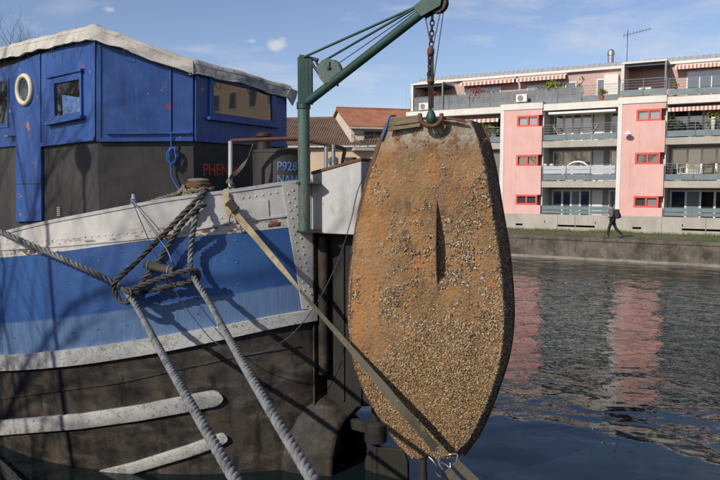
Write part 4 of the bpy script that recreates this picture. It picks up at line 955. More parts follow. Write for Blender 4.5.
# box over the rudder head
box_m = MB()
zb0, zb1 = z0_at(330, 234), None
def sx(u, y):                                      # x on the plane lateral = y under a pixel column
    p = PP(u, 200, bw(0, y, 0), BN); return (p - BS).dot(BD)
def sz(u, v, y): return PP(u, v, bw(0, y, 0), BN).z
xr = sx(361, .36); xl = sx(313, .36) + .02
zt0, zt1 = sz(313, 174, .36), sz(361, 160.5, .36); zb_l, zb_r = sz(313, 233, .36), sz(358, 235, .36)
box_m.hexa([bw(xl, .36, zb_l), bw(xr, .36, zb_r), bw(xr, -.36, zb_r), bw(xl, -.36, zb_l), bw(xl, .36, zt0), bw(xr, .36, zt1), bw(xr, -.36, zt1), bw(xl, -.36, zt0)])
rbx = box_m.build('rudder_box', 'white_paint', barge, bevel=.01)
mb = MB(); mb.tube([bw(xl, .36, zt0 + .012), bw(xr, .36, zt1 + .012), bw(xr, -.36, zt1 + .012), bw(xl, -.36, zt0 + .012)], .022, 6); mb.build('box_rim', 'rusty_iron', rbx)
# stern details below the box
mb = MB(); xq, zq = 0, 0
pt = lambda u, v, y: PP(u, v, bw(0, y, 0), BN)
mb.tube([bw(-.07, .20, 3.1), bw(-.07, .20, 1.25)], .075, 12); mb.tube([bw(-.06, -.05, 3.1), bw(-.06, -.05, .2)], .06, 12); mb.build('stern_pipes', 'hull_dark', barge, smooth=50)
mb = MB(); mb.box(bw(-.012, .31, 2.0), BD * .012, BN * .03, (0, 0, 1.3)); mb.build('post_edge', 'hull_dark', barge)
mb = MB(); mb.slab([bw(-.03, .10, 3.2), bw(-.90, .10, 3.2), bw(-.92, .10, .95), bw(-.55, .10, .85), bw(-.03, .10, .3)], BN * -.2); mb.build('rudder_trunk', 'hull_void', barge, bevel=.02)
for xq in (-.34, -.62):
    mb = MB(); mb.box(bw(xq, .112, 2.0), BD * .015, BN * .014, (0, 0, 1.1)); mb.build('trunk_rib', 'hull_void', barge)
# swelling of the hull round the propeller shaft, open at the after end
mb = MB(); rows = []
Cb = bw(.15, .05, .02); LX, LY, LZ = 1.15, .62, 1.0
for i in range(29):
    a = lerp(-.52, 1.0, i / 28); x = math.sin(a * math.pi / 2) * LX if a > 0 else a * 1.05; k = math.cos(a * math.pi / 2) if a > 0 else (1 - .36 * (-a / .52) ** 1.4)
    rows.append([Cb + BD * x + BN * (math.cos(b) * LY * max(k, .001)) + Vector((0, 0, math.sin(b) * LZ * max(k, .001) ** .9)) for b in [lerp(-.9, math.pi + .9, j / 24) for j in range(25)]])
mb.grid(rows); mb.build('propeller_tunnel', 'hull_dark', barge, smooth=60, solid=.014)
# rudder: stock, collar and blade
xrud = -.78
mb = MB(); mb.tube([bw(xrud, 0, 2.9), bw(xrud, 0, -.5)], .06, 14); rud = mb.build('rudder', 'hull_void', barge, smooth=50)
zc = pt(373, 430, 0).z
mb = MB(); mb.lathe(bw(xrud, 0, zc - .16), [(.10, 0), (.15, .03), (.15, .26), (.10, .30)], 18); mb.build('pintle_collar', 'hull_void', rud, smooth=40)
mb = MB(); zb2 = zc - .2
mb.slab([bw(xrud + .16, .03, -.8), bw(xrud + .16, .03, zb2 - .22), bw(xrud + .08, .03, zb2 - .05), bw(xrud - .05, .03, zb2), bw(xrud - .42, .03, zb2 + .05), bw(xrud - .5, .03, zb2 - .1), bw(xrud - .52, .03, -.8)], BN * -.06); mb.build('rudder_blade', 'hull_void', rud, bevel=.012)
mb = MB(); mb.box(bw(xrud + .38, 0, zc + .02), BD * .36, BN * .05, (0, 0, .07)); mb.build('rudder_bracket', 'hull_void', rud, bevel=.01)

# ------------------------------------------------------------------ wheelhouse
KP = [None, PY(97, 140, 8.9), PY(193, 140, 9.2), PY(285, 147, 10.6)]
for i in (1, 2, 3): KP[i].z = 0
KL = KP[1] + BD * 9.0
K4 = bw(2.3, -1.7, 0); K5 = bw(11, -1.7, 0)
def plane(a, b):                                    # (point, outward normal)
    t = (b - a).normalized(); n = Vector((t.y, -t.x, 0)); return a, n
PL1 = plane(KL, KP[1]); PL2 = plane(KP[1], KP[2]); PL3 = plane(KP[2], KP[3])
for q in (PL1, PL2, PL3): assert q[1].dot(Vector((0, -1, 0))) > 0
def on(pl, u, v, off=0.0):
    return PP(u, v, pl[0] + pl[1] * off, pl[1])
def panel(name, pl, px, t0, t1, m, parent, bevel=.006):
    mb = MB(); poly = [on(pl, u, v, 0) + pl[1] * t0 for u, v in px]; mb.slab(poly, pl[1] * (t1 - t0)); return mb.build(name, m, parent, bevel=bevel)
ZD = 2.6
def topz(pl, u, v): return on(pl, u, v).z
# core walls in black
zk = {'L': topz(PL1, -300, 150), 1: 0}
mb = MB(); loop = [KL, KP[1], KP[2], KP[3], K4, K5]
zq1 = on(PL1, 97, 31).z; qq = on(PL1, 0, 51); zq0 = qq.z; qq = qq - KP[1]; qq.z = 0; zq9 = zq1 + (zq0 - zq1) * 9.0 / qq.length
zt = [zq9, on(PL1, 97, 33).z, on(PL2, 193, 70).z, on(PL3, 285, 93).z, on(PL3, 285, 93).z, zq9]
mb.slab([p + Vector((0, 0, ZD)) for p in loop], (0, 0, .4)); b = len(mb.v); mb.v = []; mb.f = []
mb.add([p + Vector((0, 0, ZD)) for p in loop] + [p + Vector((0, 0, z)) for p, z in zip(loop, zt)], [(i, (i + 1) % 6, 6 + (i + 1) % 6, 6 + i) for i in range(6)] + [tuple(range(6, 12))])
cab = mb.build('wheelhouse', 'cabin_black', barge)
# left face
panel('blue_panel', PL1, [(43.5, 54), (97, 33), (97, 140.5), (43.5, 146.5)], .0, .035, 'cabin_blue', cab)
panel('trim', PL1, [(44, 143), (97.3, 136.5), (97.3, 140.8), (44, 147)], .035, .055, 'cabin_blue', cab)
panel('door', PL1, [(18, 64), (43, 54), (44.5, 221), (19, 222)], .0, .05, 'cabin_blue', cab, .01)
panel('door_seam', PL1, [(19, 183.6), (44.2, 183.2), (44.2, 184), (19, 184.4)], .05, .054, 'cabin_black', cab, 0)
panel('blue_panel', PL1, [(-120, 110), (17, 64), (18, 146), (-120, 160)], .0, .03, 'cabin_blue', cab)
fr = panel('window', PL1, [(-60, 92), (11, 78.5), (11, 127.5), (-60, 136)], .03, .04, 'cabin_blue', cab)
panel('pane', PL1, [(-58, 94), (9.5, 80.5), (10.5, 126), (3, 123), (-2, 119.5), (-58, 132)], .041, .046, 'pane_cabin', fr, 0)
def window_on(pl, outer, inner, name='window', deep=.0, sill=True):
    """a frame built of four bars round an opening, a sill and a set-back pane"""
    mb = MB(); n = pl[1]
    O_ = [on(pl, *q) for q in outer]; I_ = [on(pl, *q) for q in inner]
    for k in range(4):
        j = (k + 1) % 4; poly = [O_[k], O_[j], I_[j], I_[k]]; mb.slab([p + n * .035 for p in poly], n * .035)
    f = mb.build(name, 'cabin_blue', cab, bevel=.006)
    mb = MB(); mb.slab([p + n * .037 for p in I_], n * .006); mb.build('pane', 'pane_cabin', f)
    if sill:
        mb = MB(); a, b = O_[2], O_[3]; e = (b - a).normalized() * .05; mb.slab([a - e + n * .03, b + e + n * .03, b + e + n * .115, a - e + n * .115], (0, 0, -.045)); mb.build('sill', 'cabin_blue', f, bevel=.005)
    return f
f1 = window_on(PL1, [(53.5, 80), (85.5, 72), (86, 116), (54, 122.5)], [(58.3, 84.5), (83.8, 80), (84.8, 112.3), (59.2, 116.6)])
panel('window_hood', PL1, [(51.5, 76.5), (86.5, 69), (86.5, 72), (51.5, 79.6)], .035, .09, 'cabin_blue', f1)
panel('curtain', PL1, [(64.8, 95), (83.8, 98), (84.5, 111.5), (66, 115.0)], .0435, .045, 'letter_blue', f1, 0)
# porthole in the door
c = on(PL1, 28.8, 90.2); n1 = PL1[1]; ex = (KP[1] - KL).normalized(); rr = .0
mb = MB(); ring = []
ra = abs((on(PL1, 37.2, 90) - on(PL1, 20.6, 90)).dot(ex)) / 2; rb = abs(on(PL1, 29, 74.5).z - on(PL1, 29, 106).z) / 2
mb.tube([c + n1 * .065 + ex * (math.cos(a) * ra * .82) + Vector((0, 0, math.sin(a) * rb * .88)) for a in [k * math.pi / 20 for k in range(40)]], .036, 10, closed=True, up=n1); ph = mb.build('porthole', 'cream_paint', cab, smooth=60)
mb = MB(); mb.slab([c + n1 * .055 + ex * (math.cos(a) * ra * .75) + Vector((0, 0, math.sin(a) * rb * .78)) for a in [k * math.pi / 16 for k in range(32)]], n1 * .008); mb.build('pane', 'pane_cabin', ph)
mb = MB(); h = on(PL1, 15, 136.5); mb.box(h + n1 * .09, ex * .05, n1 * .05, (0, 0, .012)); mb.tube([h + n1 * .03, h + n1 * .13], .012, 8); mb.build('door_handle', 'galvanised', cab, bevel=.004)
mb = MB(); h = on(PL1, 60, 211.5)
for k in range(5): mb.box(h + n1 * .012 + Vector((0, 0, (k - 2) * .027)), ex * .04, n1 * .012, (0, 0, .008))
mb.build('louvre', 'grey_render', cab)
# middle face
panel('blue_panel', PL2, [(97.3, 33), (171.5, 60), (171.5, 140.5), (97.3, 141)], .0, .035, 'cabin_blue', cab)
panel('blue_panel', PL2, [(172.2, 60), (193.2, 68), (193.2, 140), (172.2, 140.5)], .0, .035, 'cabin_blue', cab)
panel('ledge', PL2, [(107.5, 132.6), (191, 131.9), (191, 133.9), (107.5, 134.8)], .035, .07, 'cabin_blue', cab, .004)
panel('corner_strip', PL2, [(97.0, 32), (101.5, 34), (101.5, 141), (97.0, 141)], .0355, .05, 'cabin_blue', cab, .004)
panel('batten', PL2, [(169.6, 62), (171.4, 62.8), (171.4, 131.6), (169.6, 131.6)], .0355, .05, 'cabin_blue', cab, .003)
panel('base_trim', PL2, [(97.3, 138.2), (193.2, 137.6), (193.2, 141.4), (97.3, 142)], .036, .055, 'cabin_blue', cab, .004)
# after face
panel('blue_panel', PL3, [(193.2, 68), (285.2, 93), (285.2, 147.5), (193.2, 141)], .0, .035, 'cabin_blue', cab)
f3 = window_on(PL3, [(207, 76.5), (273.5, 90.5), (273.5, 125.5), (207, 117)], [(210.8, 81), (269.2, 94), (269.6, 121), (211.2, 113)])
panel('base_trim', PL3, [(193.2, 137.5), (285.2, 143.8), (285.2, 147.8), (193.2, 141.5)], .036, .055, 'cabin_blue', cab, .004)
panel('corner_strip', PL3, [(193.2, 67), (197.5, 68.5), (197.5, 141), (193.2, 140.6)], .036, .05, 'cabin_blue', cab, .004)
# lettering on the after face
ex3 = (KP[3] - KP[2]).normalized(); n3 = PL3[1]
pa, pb = on(PL3, 202.8, 175), on(PL3, 238.5, 175.6); hgt = on(PL3, 203, 163.2).z - pa.z
mb = MB(); wtx = text_mesh(mb, 'PHENIX', 1.0, lambda x, y, z: Vector((x, y, z)), .018, .01)
k = (pb - pa).length / wtx
mb.v = [pa + ex3 * (v.x * k) + Vector((0, 0, v.y * hgt / .70)) + (pb - pa).normalized().z * Vector((0, 0, v.x * k)) + n3 * (.004 + v.z * .2) for v in mb.v]
mb.build('lettering', 'letter_red', cab, label='red painted lettering')
# roof slab under the tarpaulin
RP = [(PL1, -260, 130), (PL1, 97, 30), (PL2, 193, 64), (PL3, 285, 89)]
loopR = [KL, KP[1], KP[2], KP[3], K4, K5]
cen = bw(4, 0, 0)
zrf = [on(PL1, 97, 26).z - .55, on(PL1, 97, 26).z, on(PL2, 193, 60).z, on(PL3, 285, 86).z, on(PL3, 285, 86).z, on(PL1, 97, 26).z - .55]
zrf[0] = lerp(on(PL1, 97, 26).z, on(PL1, 2, 52).z, 1.0); zl = on(PL1, 2, 52).z; dl = (on(PL1, 2, 52) - KP[1]); dl.z = 0
zrf[0] = zrf[1] + (zl - zrf[1]) * 9.0 / dl.length; zrf[5] = zrf[0]
def outp(i, o):
    p = loopR[i]; d = (p - cen); d.z = 0; return p + d.normalized() * o
mb = MB(); mb.slab([outp(i, -.02) + Vector((0, 0, zrf[i] - .20)) for i in range(6)], (0, 0, .06)); mb.f = mb.f
mb.build('roof', 'cabin_black', barge)
# tarpaulin with a rolled, wrinkled edge hanging over the eaves
def tarp(name, pts, zs, inner, seed, drop, step=.035, m='tarpaulin'):
    path = []
    for i in range(len(pts) - 1):
        n = max(2, int((pts[i + 1] - pts[i]).length / step))
        for k in range(n): path.append((pts[i].lerp(pts[i + 1], k / n), lerp(zs[i], zs[i + 1], k / n), i + k / n))
    path.append((pts[-1], zs[-1], len(pts) - 1))
    rows = []; acc = 0
    for k, (p, z, f) in enumerate(path):
        a = path[max(0, k - 1)][0]; b = path[min(len(path) - 1, k + 1)][0]; t = (b - a); t.z = 0; t.normalize(); n = Vector((t.y, -t.x, 0))
        if n.dot(p - cen) < 0: n = -n
        if k: acc += (p - path[k - 1][0]).length
        w1 = noise.noise(Vector((acc * 1.6, seed, 0))); w2 = noise.noise(Vector((acc * 5.5, seed + 4, 0))); w3 = noise.noise(Vector((acc * 14, seed + 9, 0)))
        prof = [(-.20, -.03), (-.15, .02), (-.09, .04), (-.03, .038), (.03, .02), (.06, -.02), (.078, -.07), (.09, -.12), (.098, -drop), (.07, -drop - .005), (.03, -drop + .05)]
        row = []
        for j, (o, h) in enumerate(prof):
            amp = (.2 if j < 3 else 1.0); sp = noise.noise(Vector((acc * 3.2 - h * 9, o * 8, seed + 20)))
            row.append(p + n * (o + amp * (.008 * w1 + .007 * w2 + .016 * sp + .006 * w3)) + Vector((0, 0, z + h + amp * (.012 * w1 + .005 * w2 + .008 * sp) + (.022 * w1 + .016 * w2 if 6 < j < 10 else 0))))
        rows.append(row)
    mb = MB(); mb.grid(rows); tp = mb.build(name, m, barge, smooth=70)
    mb = MB(); mb.tube([r[8] for r in rows[::2]], .013, 6); mb.build('hem', m, tp, smooth=60)
    mb = MB(); mb.tube([r[5].lerp(r[6], .4) for r in rows[::2]], .006, 5); mb.build('seam', m, tp, smooth=60)
    mb = MB()
    for k in range(12, len(rows) - 8, 17):
        a = rows[k][8]; mb.tube([a, a + Vector((.01, 0, -.06)), a + Vector((-.01, .05, -.12))], .004, 4)
    mb.build('tie_cords', 'cord_dark', tp, kind='stuff')
    return tp
kz = lambda pl, u, v, o=.09: PP(u, v, pl[0] + pl[1] * o, pl[1]).z
e01 = [KL, KP[1]]; za_ = kz(PL1, 92, 24); zb_c = kz(PL1, 0, 47)
P0 = KP[1] + BD * 9; d0 = (on(PL1, 0, 47) - KP[1]); d0.z = 0
tarp('tarpaulin', [P0, KP[1] - BD * .02, KP[2] + (KP[2] - KP[1]).normalized() * .02], [za_ + (zb_c - za_) * 9 / d0.length, za_, kz(PL2, 197, 61)], 0, 3, .17)
tarp('tarpaulin', [KP[2] - (KP[2] - KP[1]).normalized() * .06, KP[2] + ex3 * .05, KP[3] + ex3 * .12], [kz(PL2, 190, 61), kz(PL3, 200, 60.5), kz(PL3, 291, 86.5)], 0, 17, .17, m='tarp_dirty')
mb = MB(); a = KP[3] + ex3 * .04 + n3 * .09; zt_ = kz(PL3, 290, 88)
mb.add([a + Vector((0, 0, zt_)), a + ex3 * .16 + Vector((0, 0, zt_ - .03)), a + ex3 * .12 + Vector((0, 0, zt_ - .14)), a + ex3 * .02 + n3 * .02 + Vector((0, 0, zt_ - .27)), a - ex3 * .1 + Vector((0, 0, zt_ - .13))], [(0, 1, 2), (0, 2, 3), (0, 3, 4)]); mb.build('tarpaulin_corner', 'tarp_dirty', barge, solid=.008)

# ------------------------------------------------------------------ deck gear (parts fixed to the barge)
rail = MB(); dR = 8.72
A = PY(230.5, 141, dR); rail.tube([PY(230.5, 196, dR), A], .028, 10)
stp = rail.build('rail_post', 'white_paint', barge, smooth=50)
rail = MB(); rail.tube(spline([A, PY(262, 139.5, 8.85), PY(296, 139, 9.0), PY(318, 142.5, 9.1), PY(338, 147, 9.2), PY(344.5, 149.5, 9.25), PY(344, 154, 9.25), PY(342, 166, 9.25)], .08), .026, 10); rail.build('handrail', 'rusty_iron', barge, smooth=50)
for u in (326, 333.5):
    mb = MB(); mb.tube([PY(u, 144.5, 9.15), PY(u, 171, 9.15)], .026, 10); mb.build('rail_post', 'galvanised', barge, smooth=50)
mb = MB(); c = PY(333.5, 166, 9.3); mb.lathe(c - Vector((0, 0, .2)), [(.05, 0), (.05, .22), (.07, .23), (.07, .30), (.03, .33)], 12); mb.build('cleat_post', 'galvanised', barge, smooth=40)
mb = MB(); mb.box(PY(351, 162, 8.75), BD * .06, BN * .05, (0, 0, .06)); mb.build('rail_fitting', 'iron', barge, bevel=.01)
# black tank with painted registration
cT = PY(281.5, 152, 9.45); rT = 57 / 2 / FPX * 9.45; zT = cT.z; cT.z = 0
mb = MB(); mb.lathe(cT, [(rT, 2.8), (rT, zT - .02), (rT * 1.02, zT - .015), (rT * 1.02, zT + .015), (rT * .97, zT + .03), (.05, zT + .05)], 36); tank = mb.build('tank', 'cabin_black', barge, smooth=35)
mb = MB(); cc = PY(264, 140, 9.35); cc.z = 0; mb.lathe(cc, [(.10, zT - .01), (.10, zT + .09), (.085, zT + .095), (.085, zT + .2), (.11, zT + .205), (.11, zT + .24), (.05, zT + .27)], 18); mb.build('tank_vent', 'iron', tank, smooth=35)
def tank_text(txt, ua, ub, vb, vt):
    mb = MB(); wt = text_mesh(mb, txt, 1.0, lambda x, y, z: Vector((x, y, z)), .02, .01)
    ga = lambda u: math.asin(max(-1, min(1, ((PY(u, 160, cT.y - rT * .9).x) - cT.x) / rT)))
    a0, a1 = ga(ua), ga(ub); zb = PY(285, vb, cT.y - rT * .95).z; ztp = PY(285, vt, cT.y - rT * .95).z
    q = []
    for v in mb.v:
        a = lerp(a0, a1, v.x / wt); r_ = rT + .004 + v.z * .2; q.append(Vector((cT.x + math.sin(a) * r_, cT.y - math.cos(a) * r_, zb + v.y * (ztp - zb) / .70)))
    mb.v = q; mb.build('lettering', 'letter_blue', tank, label='pale blue painted lettering')
tank_text('P928', 277, 296.5, 170.5, 161.5); tank_text('NAN', 277, 296.5, 183.5, 175)
# wooden-topped bollard and the pin
cB = PY(198.5, 186, 8.62); zB = cB.z; cB.z = 0
mb = MB(); mb.lathe(cB, [(.11, 3.0), (.11, zB - .03), (.155, zB - .02), (.165, zB + .03), (.13, zB + .05)], 18); bol = mb.build('bollard', 'rusty_iron', barge, smooth=40)
mb = MB(); mb.lathe(cB, [(.13, zB + .051), (.14, zB + .07), (.12, zB + .09), (.04, zB + .10)], 14); mb.build('bollard_top', 'old_wood', bol, smooth=40)
mb = MB(); pA = hpt(*hpx(133, 207), -.02); mb.tube([pA + Vector((0, 0, -.05)), pA + Vector((0, 0, .16))], .022, 10); mb.build('pin', 'white_paint', barge)

# ================================================================== DAVIT CRANE
dP = 8.62
pb_ = PY(304, 231, dP); ptp = PY(304.5, 104, dP); r_post = 6.0 / FPX * dP
pb_.x = ptp.x = PY(304, 170, dP).x
crane = thing('davit_crane', pb_, 'green steel davit crane with slanting boom on the stern corner', 'crane')
mb = MB(); mb.tube([pb_, Vector((pb_.x, pb_.y, ptp.z + .02))], r_post, 24); mb.build('post', 'crane_pipe', crane, smooth=50)
ztop = PY(304, 58, dP).z; cx = PY(306.5, 80, dP); cx.z = 0
mb = MB()
hw = 6.6 / FPX * dP
for sgn in (-1, 1): mb.box(Vector((pb_.x + .03, pb_.y + sgn * hw * .9, (ptp.z + ztop) / 2)), (hw, 0, 0), (0, .012, 0), (0, 0, (ztop - ptp.z) / 2))
mb.box(Vector((pb_.x + .03 - hw, pb_.y, (ptp.z + ztop) / 2)), (.012, 0, 0), (0, hw * .88, 0), (0, 0, (ztop - ptp.z) / 2)); mb.box(Vector((pb_.x + .03 + hw * .35, pb_.y - .02, (ptp.z + ztop) / 2 - .02)), (.01, 0, 0), (0, hw * .85, 0), (0, 0, (ztop - ptp.z) / 2 - .03))
mb.build('mast_head', 'crane_green', crane, bevel=.004)
mb = MB(); mb.lathe(Vector((pb_.x, pb_.y, ptp.z)), [(r_post * 1.16, -.06), (r_post * 1.16, .02), (r_post, .03)], 24); mb.build('collar', 'crane_green', crane, smooth=40)
mb = MB()
for v, dr in ((183, 1.0), (231.5, 1.0)):
    z = PY(304, v, dP).z; mb.box(Vector((pb_.x + .05, pb_.y + .10, z)), (r_post * 1.9, 0, 0), (0, r_post * 2.2, 0), (0, 0, .014))
mb.build('bracket', 'iron', crane, bevel=.004)
BT = PY(437, 1, 7.74); BB = PY(309, 101, dP - .06)
mb = MB(); mb.tube([BB, BT], .054, 16); mb.build('boom', 'crane_green', crane, smooth=50)
bdir = (BT - BB).normalized(); side = bdir.cross(Vector((0, 0, 1))).normalized(); upv = side.cross(bdir)
def cpos(t, up=0.0, sd_=0.0): return BB + bdir * t + upv * up + side * sd_
Lb = (BT - BB).length
for sg in (-1, 1):
    mb = MB(); mb.slab([cpos(Lb - .25, .09, sg * .065), cpos(Lb + .06, .10, sg * .065), cpos(Lb + .12, .0, sg * .065), cpos(Lb + .02, -.10, sg * .065), cpos(Lb - .22, -.06, sg * .065)], side * .012); mb.build('head_plate', 'crane_green', crane, bevel=.003)
mb = MB(); c = cpos(Lb - .0, -.03); mb.lathe(c - side * .04, [(.11, 0), (.11, .012), (.085, .03), (.085, .05), (.11, .068), (.11, .08)], 22, side); mb.build('sheave', 'iron', crane, smooth=35)
tw = PY(305, 60, dP - .02); ts = PY(300, 56.5, dP + .0)
for a, b, r_ in ((PY(304, 57, dP - .08), cpos(Lb - .12, .085, -.03), .016), (PY(321, 62.5, dP - .08), cpos(Lb - .16, .07, .03), .015)):
    mb = MB(); mb.tube([a, b], r_, 8); mb.build('tie_rod', 'crane_green', crane, smooth=50)
mb = MB(); mb.tube([PY(300, 56, dP), PY(318, 60, dP - .1)], .022, 8); mb.tube([PY(309, 59, dP - .06), PY(324, 81, dP - .14)], .018, 8); mb.tube([PY(316, 61, dP - .08), PY(322, 74, dP - .1)], .016, 8); mb.build('stay', 'iron', crane, smooth=50)
# hand winch: cheek plates, drum with wire, bolts
wc = PY(329, 71, 8.38); wn = Vector((-.12, -.98, .05)).normalized()
wx = Vector((1, -.12, 0)).normalized()
poly = [(316, 68), (322, 60), (330, 58.5), (338, 63), (342, 72), (340, 77), (325, 84), (320, 79)]
mb = MB(); mb.slab([PP(u, v, wc, wn) for u, v in poly], wn * .012); win = mb.build('winch_cheek', 'crane_pipe', crane, bevel=.003)
mb = MB(); mb.slab([PP(u, v, wc, wn) - wn * .13 for u, v in poly], wn * .012); mb.build('winch_cheek', 'crane_green', crane, bevel=.003)
mb = MB(); cw = PP(333, 68, wc, wn); mb.lathe(cw - wn * .115, [(.10, 0), (.105, .02), (.10, .04), (.105, .06), (.10, .08), (.10, .112)], 24, wn); mb.build('wire_drum', 'iron', crane, smooth=50)
mb = MB(); mb.lathe(PP(329, 68, wc, wn) + wn * .012, [(.022, 0), (.022, .02), (.01, .025)], 10, wn); mb.tube([PP(329, 68, wc, wn) + wn * .02, PP(330, 62, wc, wn) + wn * .02], .008, 6); mb.build('winch_axle', 'iron', crane)
for u, v in ((329, 84.5), (337, 80.5)):
    p = PY(u, v, 8.4); mb = MB(); mb.tube([p + Vector((0, 0, .06)), p + Vector((.01, 0, -.07))], .012, 6); mb.build('bolt', 'iron', crane)
mb = MB(); mb.tube([PP(338, 62, wc, wn) - wn * .06, cpos(Lb - .1, .06)], .006, 6); mb.build('wire', 'iron', crane)
# ------------------------------------------------------------------ chain fall
HT = PY(430.5, 112, 7.66)                           # hook at the dinghy
ch = thing('lifting_chain', HT, 'rusty iron chain fall hanging from the crane head to the dinghy', 'chain')
def chain(p0, p1, ll, r_, name='chain'):
    mb = MB(); n = max(1, int((p1 - p0).length / (ll * .74))); d = (p1 - p0) / n; t = d.normalized(); e1 = Vector((1, .2, 0)).normalized(); e1 = (e1 - t * e1.dot(t)).normalized(); e2 = t.cross(e1)
    for i in range(n):
        c = p0 + d * (i + .5); e = e1 if i % 2 else e2
        mb.tube([c + t * (math.cos(a) * ll * .5) + e * (math.sin(a) * ll * .30) for a in [k * math.pi / 6 for k in range(12)]], r_, 5, closed=True)
    return mb.build(name, 'iron', ch, smooth=60, kind='stuff')
ctop = cpos(Lb - .12, -.10); mid = PY(431, 52, 7.70)
chain(ctop, mid, .075, .0095); chain(mid, PY(428.3, 80, 7.68), .06, .008)
mb = MB()
mb.tube([cpos(Lb + .0, -.13, .05), mid + Vector((.02, 0, .05))], .006, 5); mb.tube([cpos(Lb + .09, -.04), PY(433.5, 80, 7.68)], .006, 5); mb.tube([cpos(Lb - .2, -.07), mid + Vector((-.01, 0, .1))], .007, 5); mb.build('wire', 'iron', ch)
mb = MB()
for du in (-1.8, .6, 2.6): mb.tube([PY(430.3 + du, 50, 7.69), PY(430.8 + du * .8, 108, 7.66)], .010, 6)
mb.build('hanger_rod', 'iron', ch)
mb = MB(); c = PY(430.8, 51, 7.69); mb.lathe(c - Vector((0, 0, .05)), [(.02, 0), (.04, .02), (.04, .07), (.02, .10)], 10); c = PY(430.8, 81, 7.68); mb.lathe(c - Vector((0, 0, .03)), [(.03, 0), (.045, .02), (.03, .06)], 10); mb.build('shackle', 'rusty_iron', ch, smooth=50)
mb = MB(); c = PY(431, 117.5, 7.62); mb.lathe(c - Vector((0, 0, .085)), [(.02, 0), (.05, .03), (.058, .09), (.04, .14), (.02, .17)], 12); mb.build('hook_block', 'crane_green', ch, smooth=50)
mb = MB(); rr = 10.5 / FPX * 7.6; c = PY(430.8, 117, 7.60); mb.tube([c + Vector((-rr * 1.02, .02, .03))] + [c + Vector((-math.cos(a) * rr, 0, -math.sin(a) * rr * .85)) for a in [k * math.pi / 12 for k in range(13)]] + [c + Vector((rr * 1.02, .02, .03))], .026, 10); mb.build('bow_shackle', 'rusty_iron', ch, smooth=50)

# ================================================================== DINGHY
DYAW = R(12); DN = Vector((-math.sin(DYAW), -math.cos(DYAW), 0)); DT = Vector((math.cos(DYAW), -math.sin(DYAW), 0)); DO = PY(430, 290, 7.72)
dv = [119.5, 128, 136, 170, 211, 250, 290, 322, 350, 372, 395, 417, 435, 447, 455, 461]
dl_ = [390, 386.5, 382, 371, 360, 354, 350, 349, 351, 355, 363, 374, 385, 393, 400, 410]
dr_ = [469, 474, 477, 485, 491.5, 498.5, 502.5, 504, 502, 497.5, 490.5, 482, 473, 465.5, 458, 448]
def smooth_interp(xs, ys, x):
    acc = 0
    for d in (-7, -3.5, 0, 3.5, 7): acc += interp(xs, ys, x + d)
    return acc / 5
NR, NCc = 70, 40
def dpt(k, t, back=0.0):
    v = lerp(119.5, 461, k) + 7 * max(0, (k - .8) / .2) ** 2; vq = lerp(119.5, 461, k); a = smooth_interp(dv, dl_, vq); b = smooth_interp(dv, dr_, vq)
    p = PP(lerp(a, b, (t + 1) / 2), v, DO, DN)
    roc = .34 * max(0, (k - .62) / .38) ** 2.2 + .03 * max(0, (.2 - k) / .2) ** 2
    cam_ = .035 * t * t
    return p - DN * (roc + cam_ + back)
din = thing('dinghy', dpt(1, 0), 'rusty flat bottomed steel dinghy hung upright, bottom crusted with mussels', 'dinghy')
mb = MB(); mb.uv = []
rows = [[dpt(i / NR, lerp(-1, 1, j / NCc)) for j in range(NCc + 1)] for i in range(NR + 1)]
for i in range(NR + 1):
    for j in range(NCc + 1):
        p = rows[i][j]; rows[i][j] = p + DN * (.012 * noise.noise(p * 2.2) + .006 * noise.noise(p * 9)); mb.uv.append((j / NCc, i / NR))
mb.grid(rows); mb.build('bottom', 'dinghy_steel', din, smooth=60)
def sidept(k, sg, d):
    p = dpt(k, sg); f = .11 * d; taper = max(.0, 1 - max(0, (k - .9) / .1) * .3)
    lo = DT * sg * f
    if k > .8: lo = lo + Vector((0, 0, -1)) * .10 * d * (k - .8) / .2
    return p - DN * (.44 * d * taper) + lo
for sg in (-1, 1):
    mb = MB(); mb.grid([[sidept(i / 40, sg, j / 8) for j in range(9)] for i in range(41)]); mb.build('side', 'dinghy_side', din, smooth=60)
    mb = MB(); mb.tube([sidept(i / 40, sg, 1.0) for i in range(41)], .022, 8); mb.build('gunwale', 'rusty_iron', din, smooth=60)
    mb = MB(); mb.tube([dpt(i / 60, sg) - DN * .004 for i in range(61)], .009, 6); mb.build('chine', 'rusty_iron', din, smooth=60)
mb = MB(); mb.grid([[lerp(sidept(0, -1, j / 4), sidept(0, 1, j / 4), i / 10) for i in range(11)] for j in range(5)]); mb.build('transom', 'dinghy_side', din, smooth=60)
mb = MB(); mb.grid([[lerp(sidept(1, -1, j / 4), sidept(1, 1, j / 4), i / 6) for i in range(7)] for j in range(5)]); mb.build('bow_plate', 'dinghy_side', din, smooth=60)
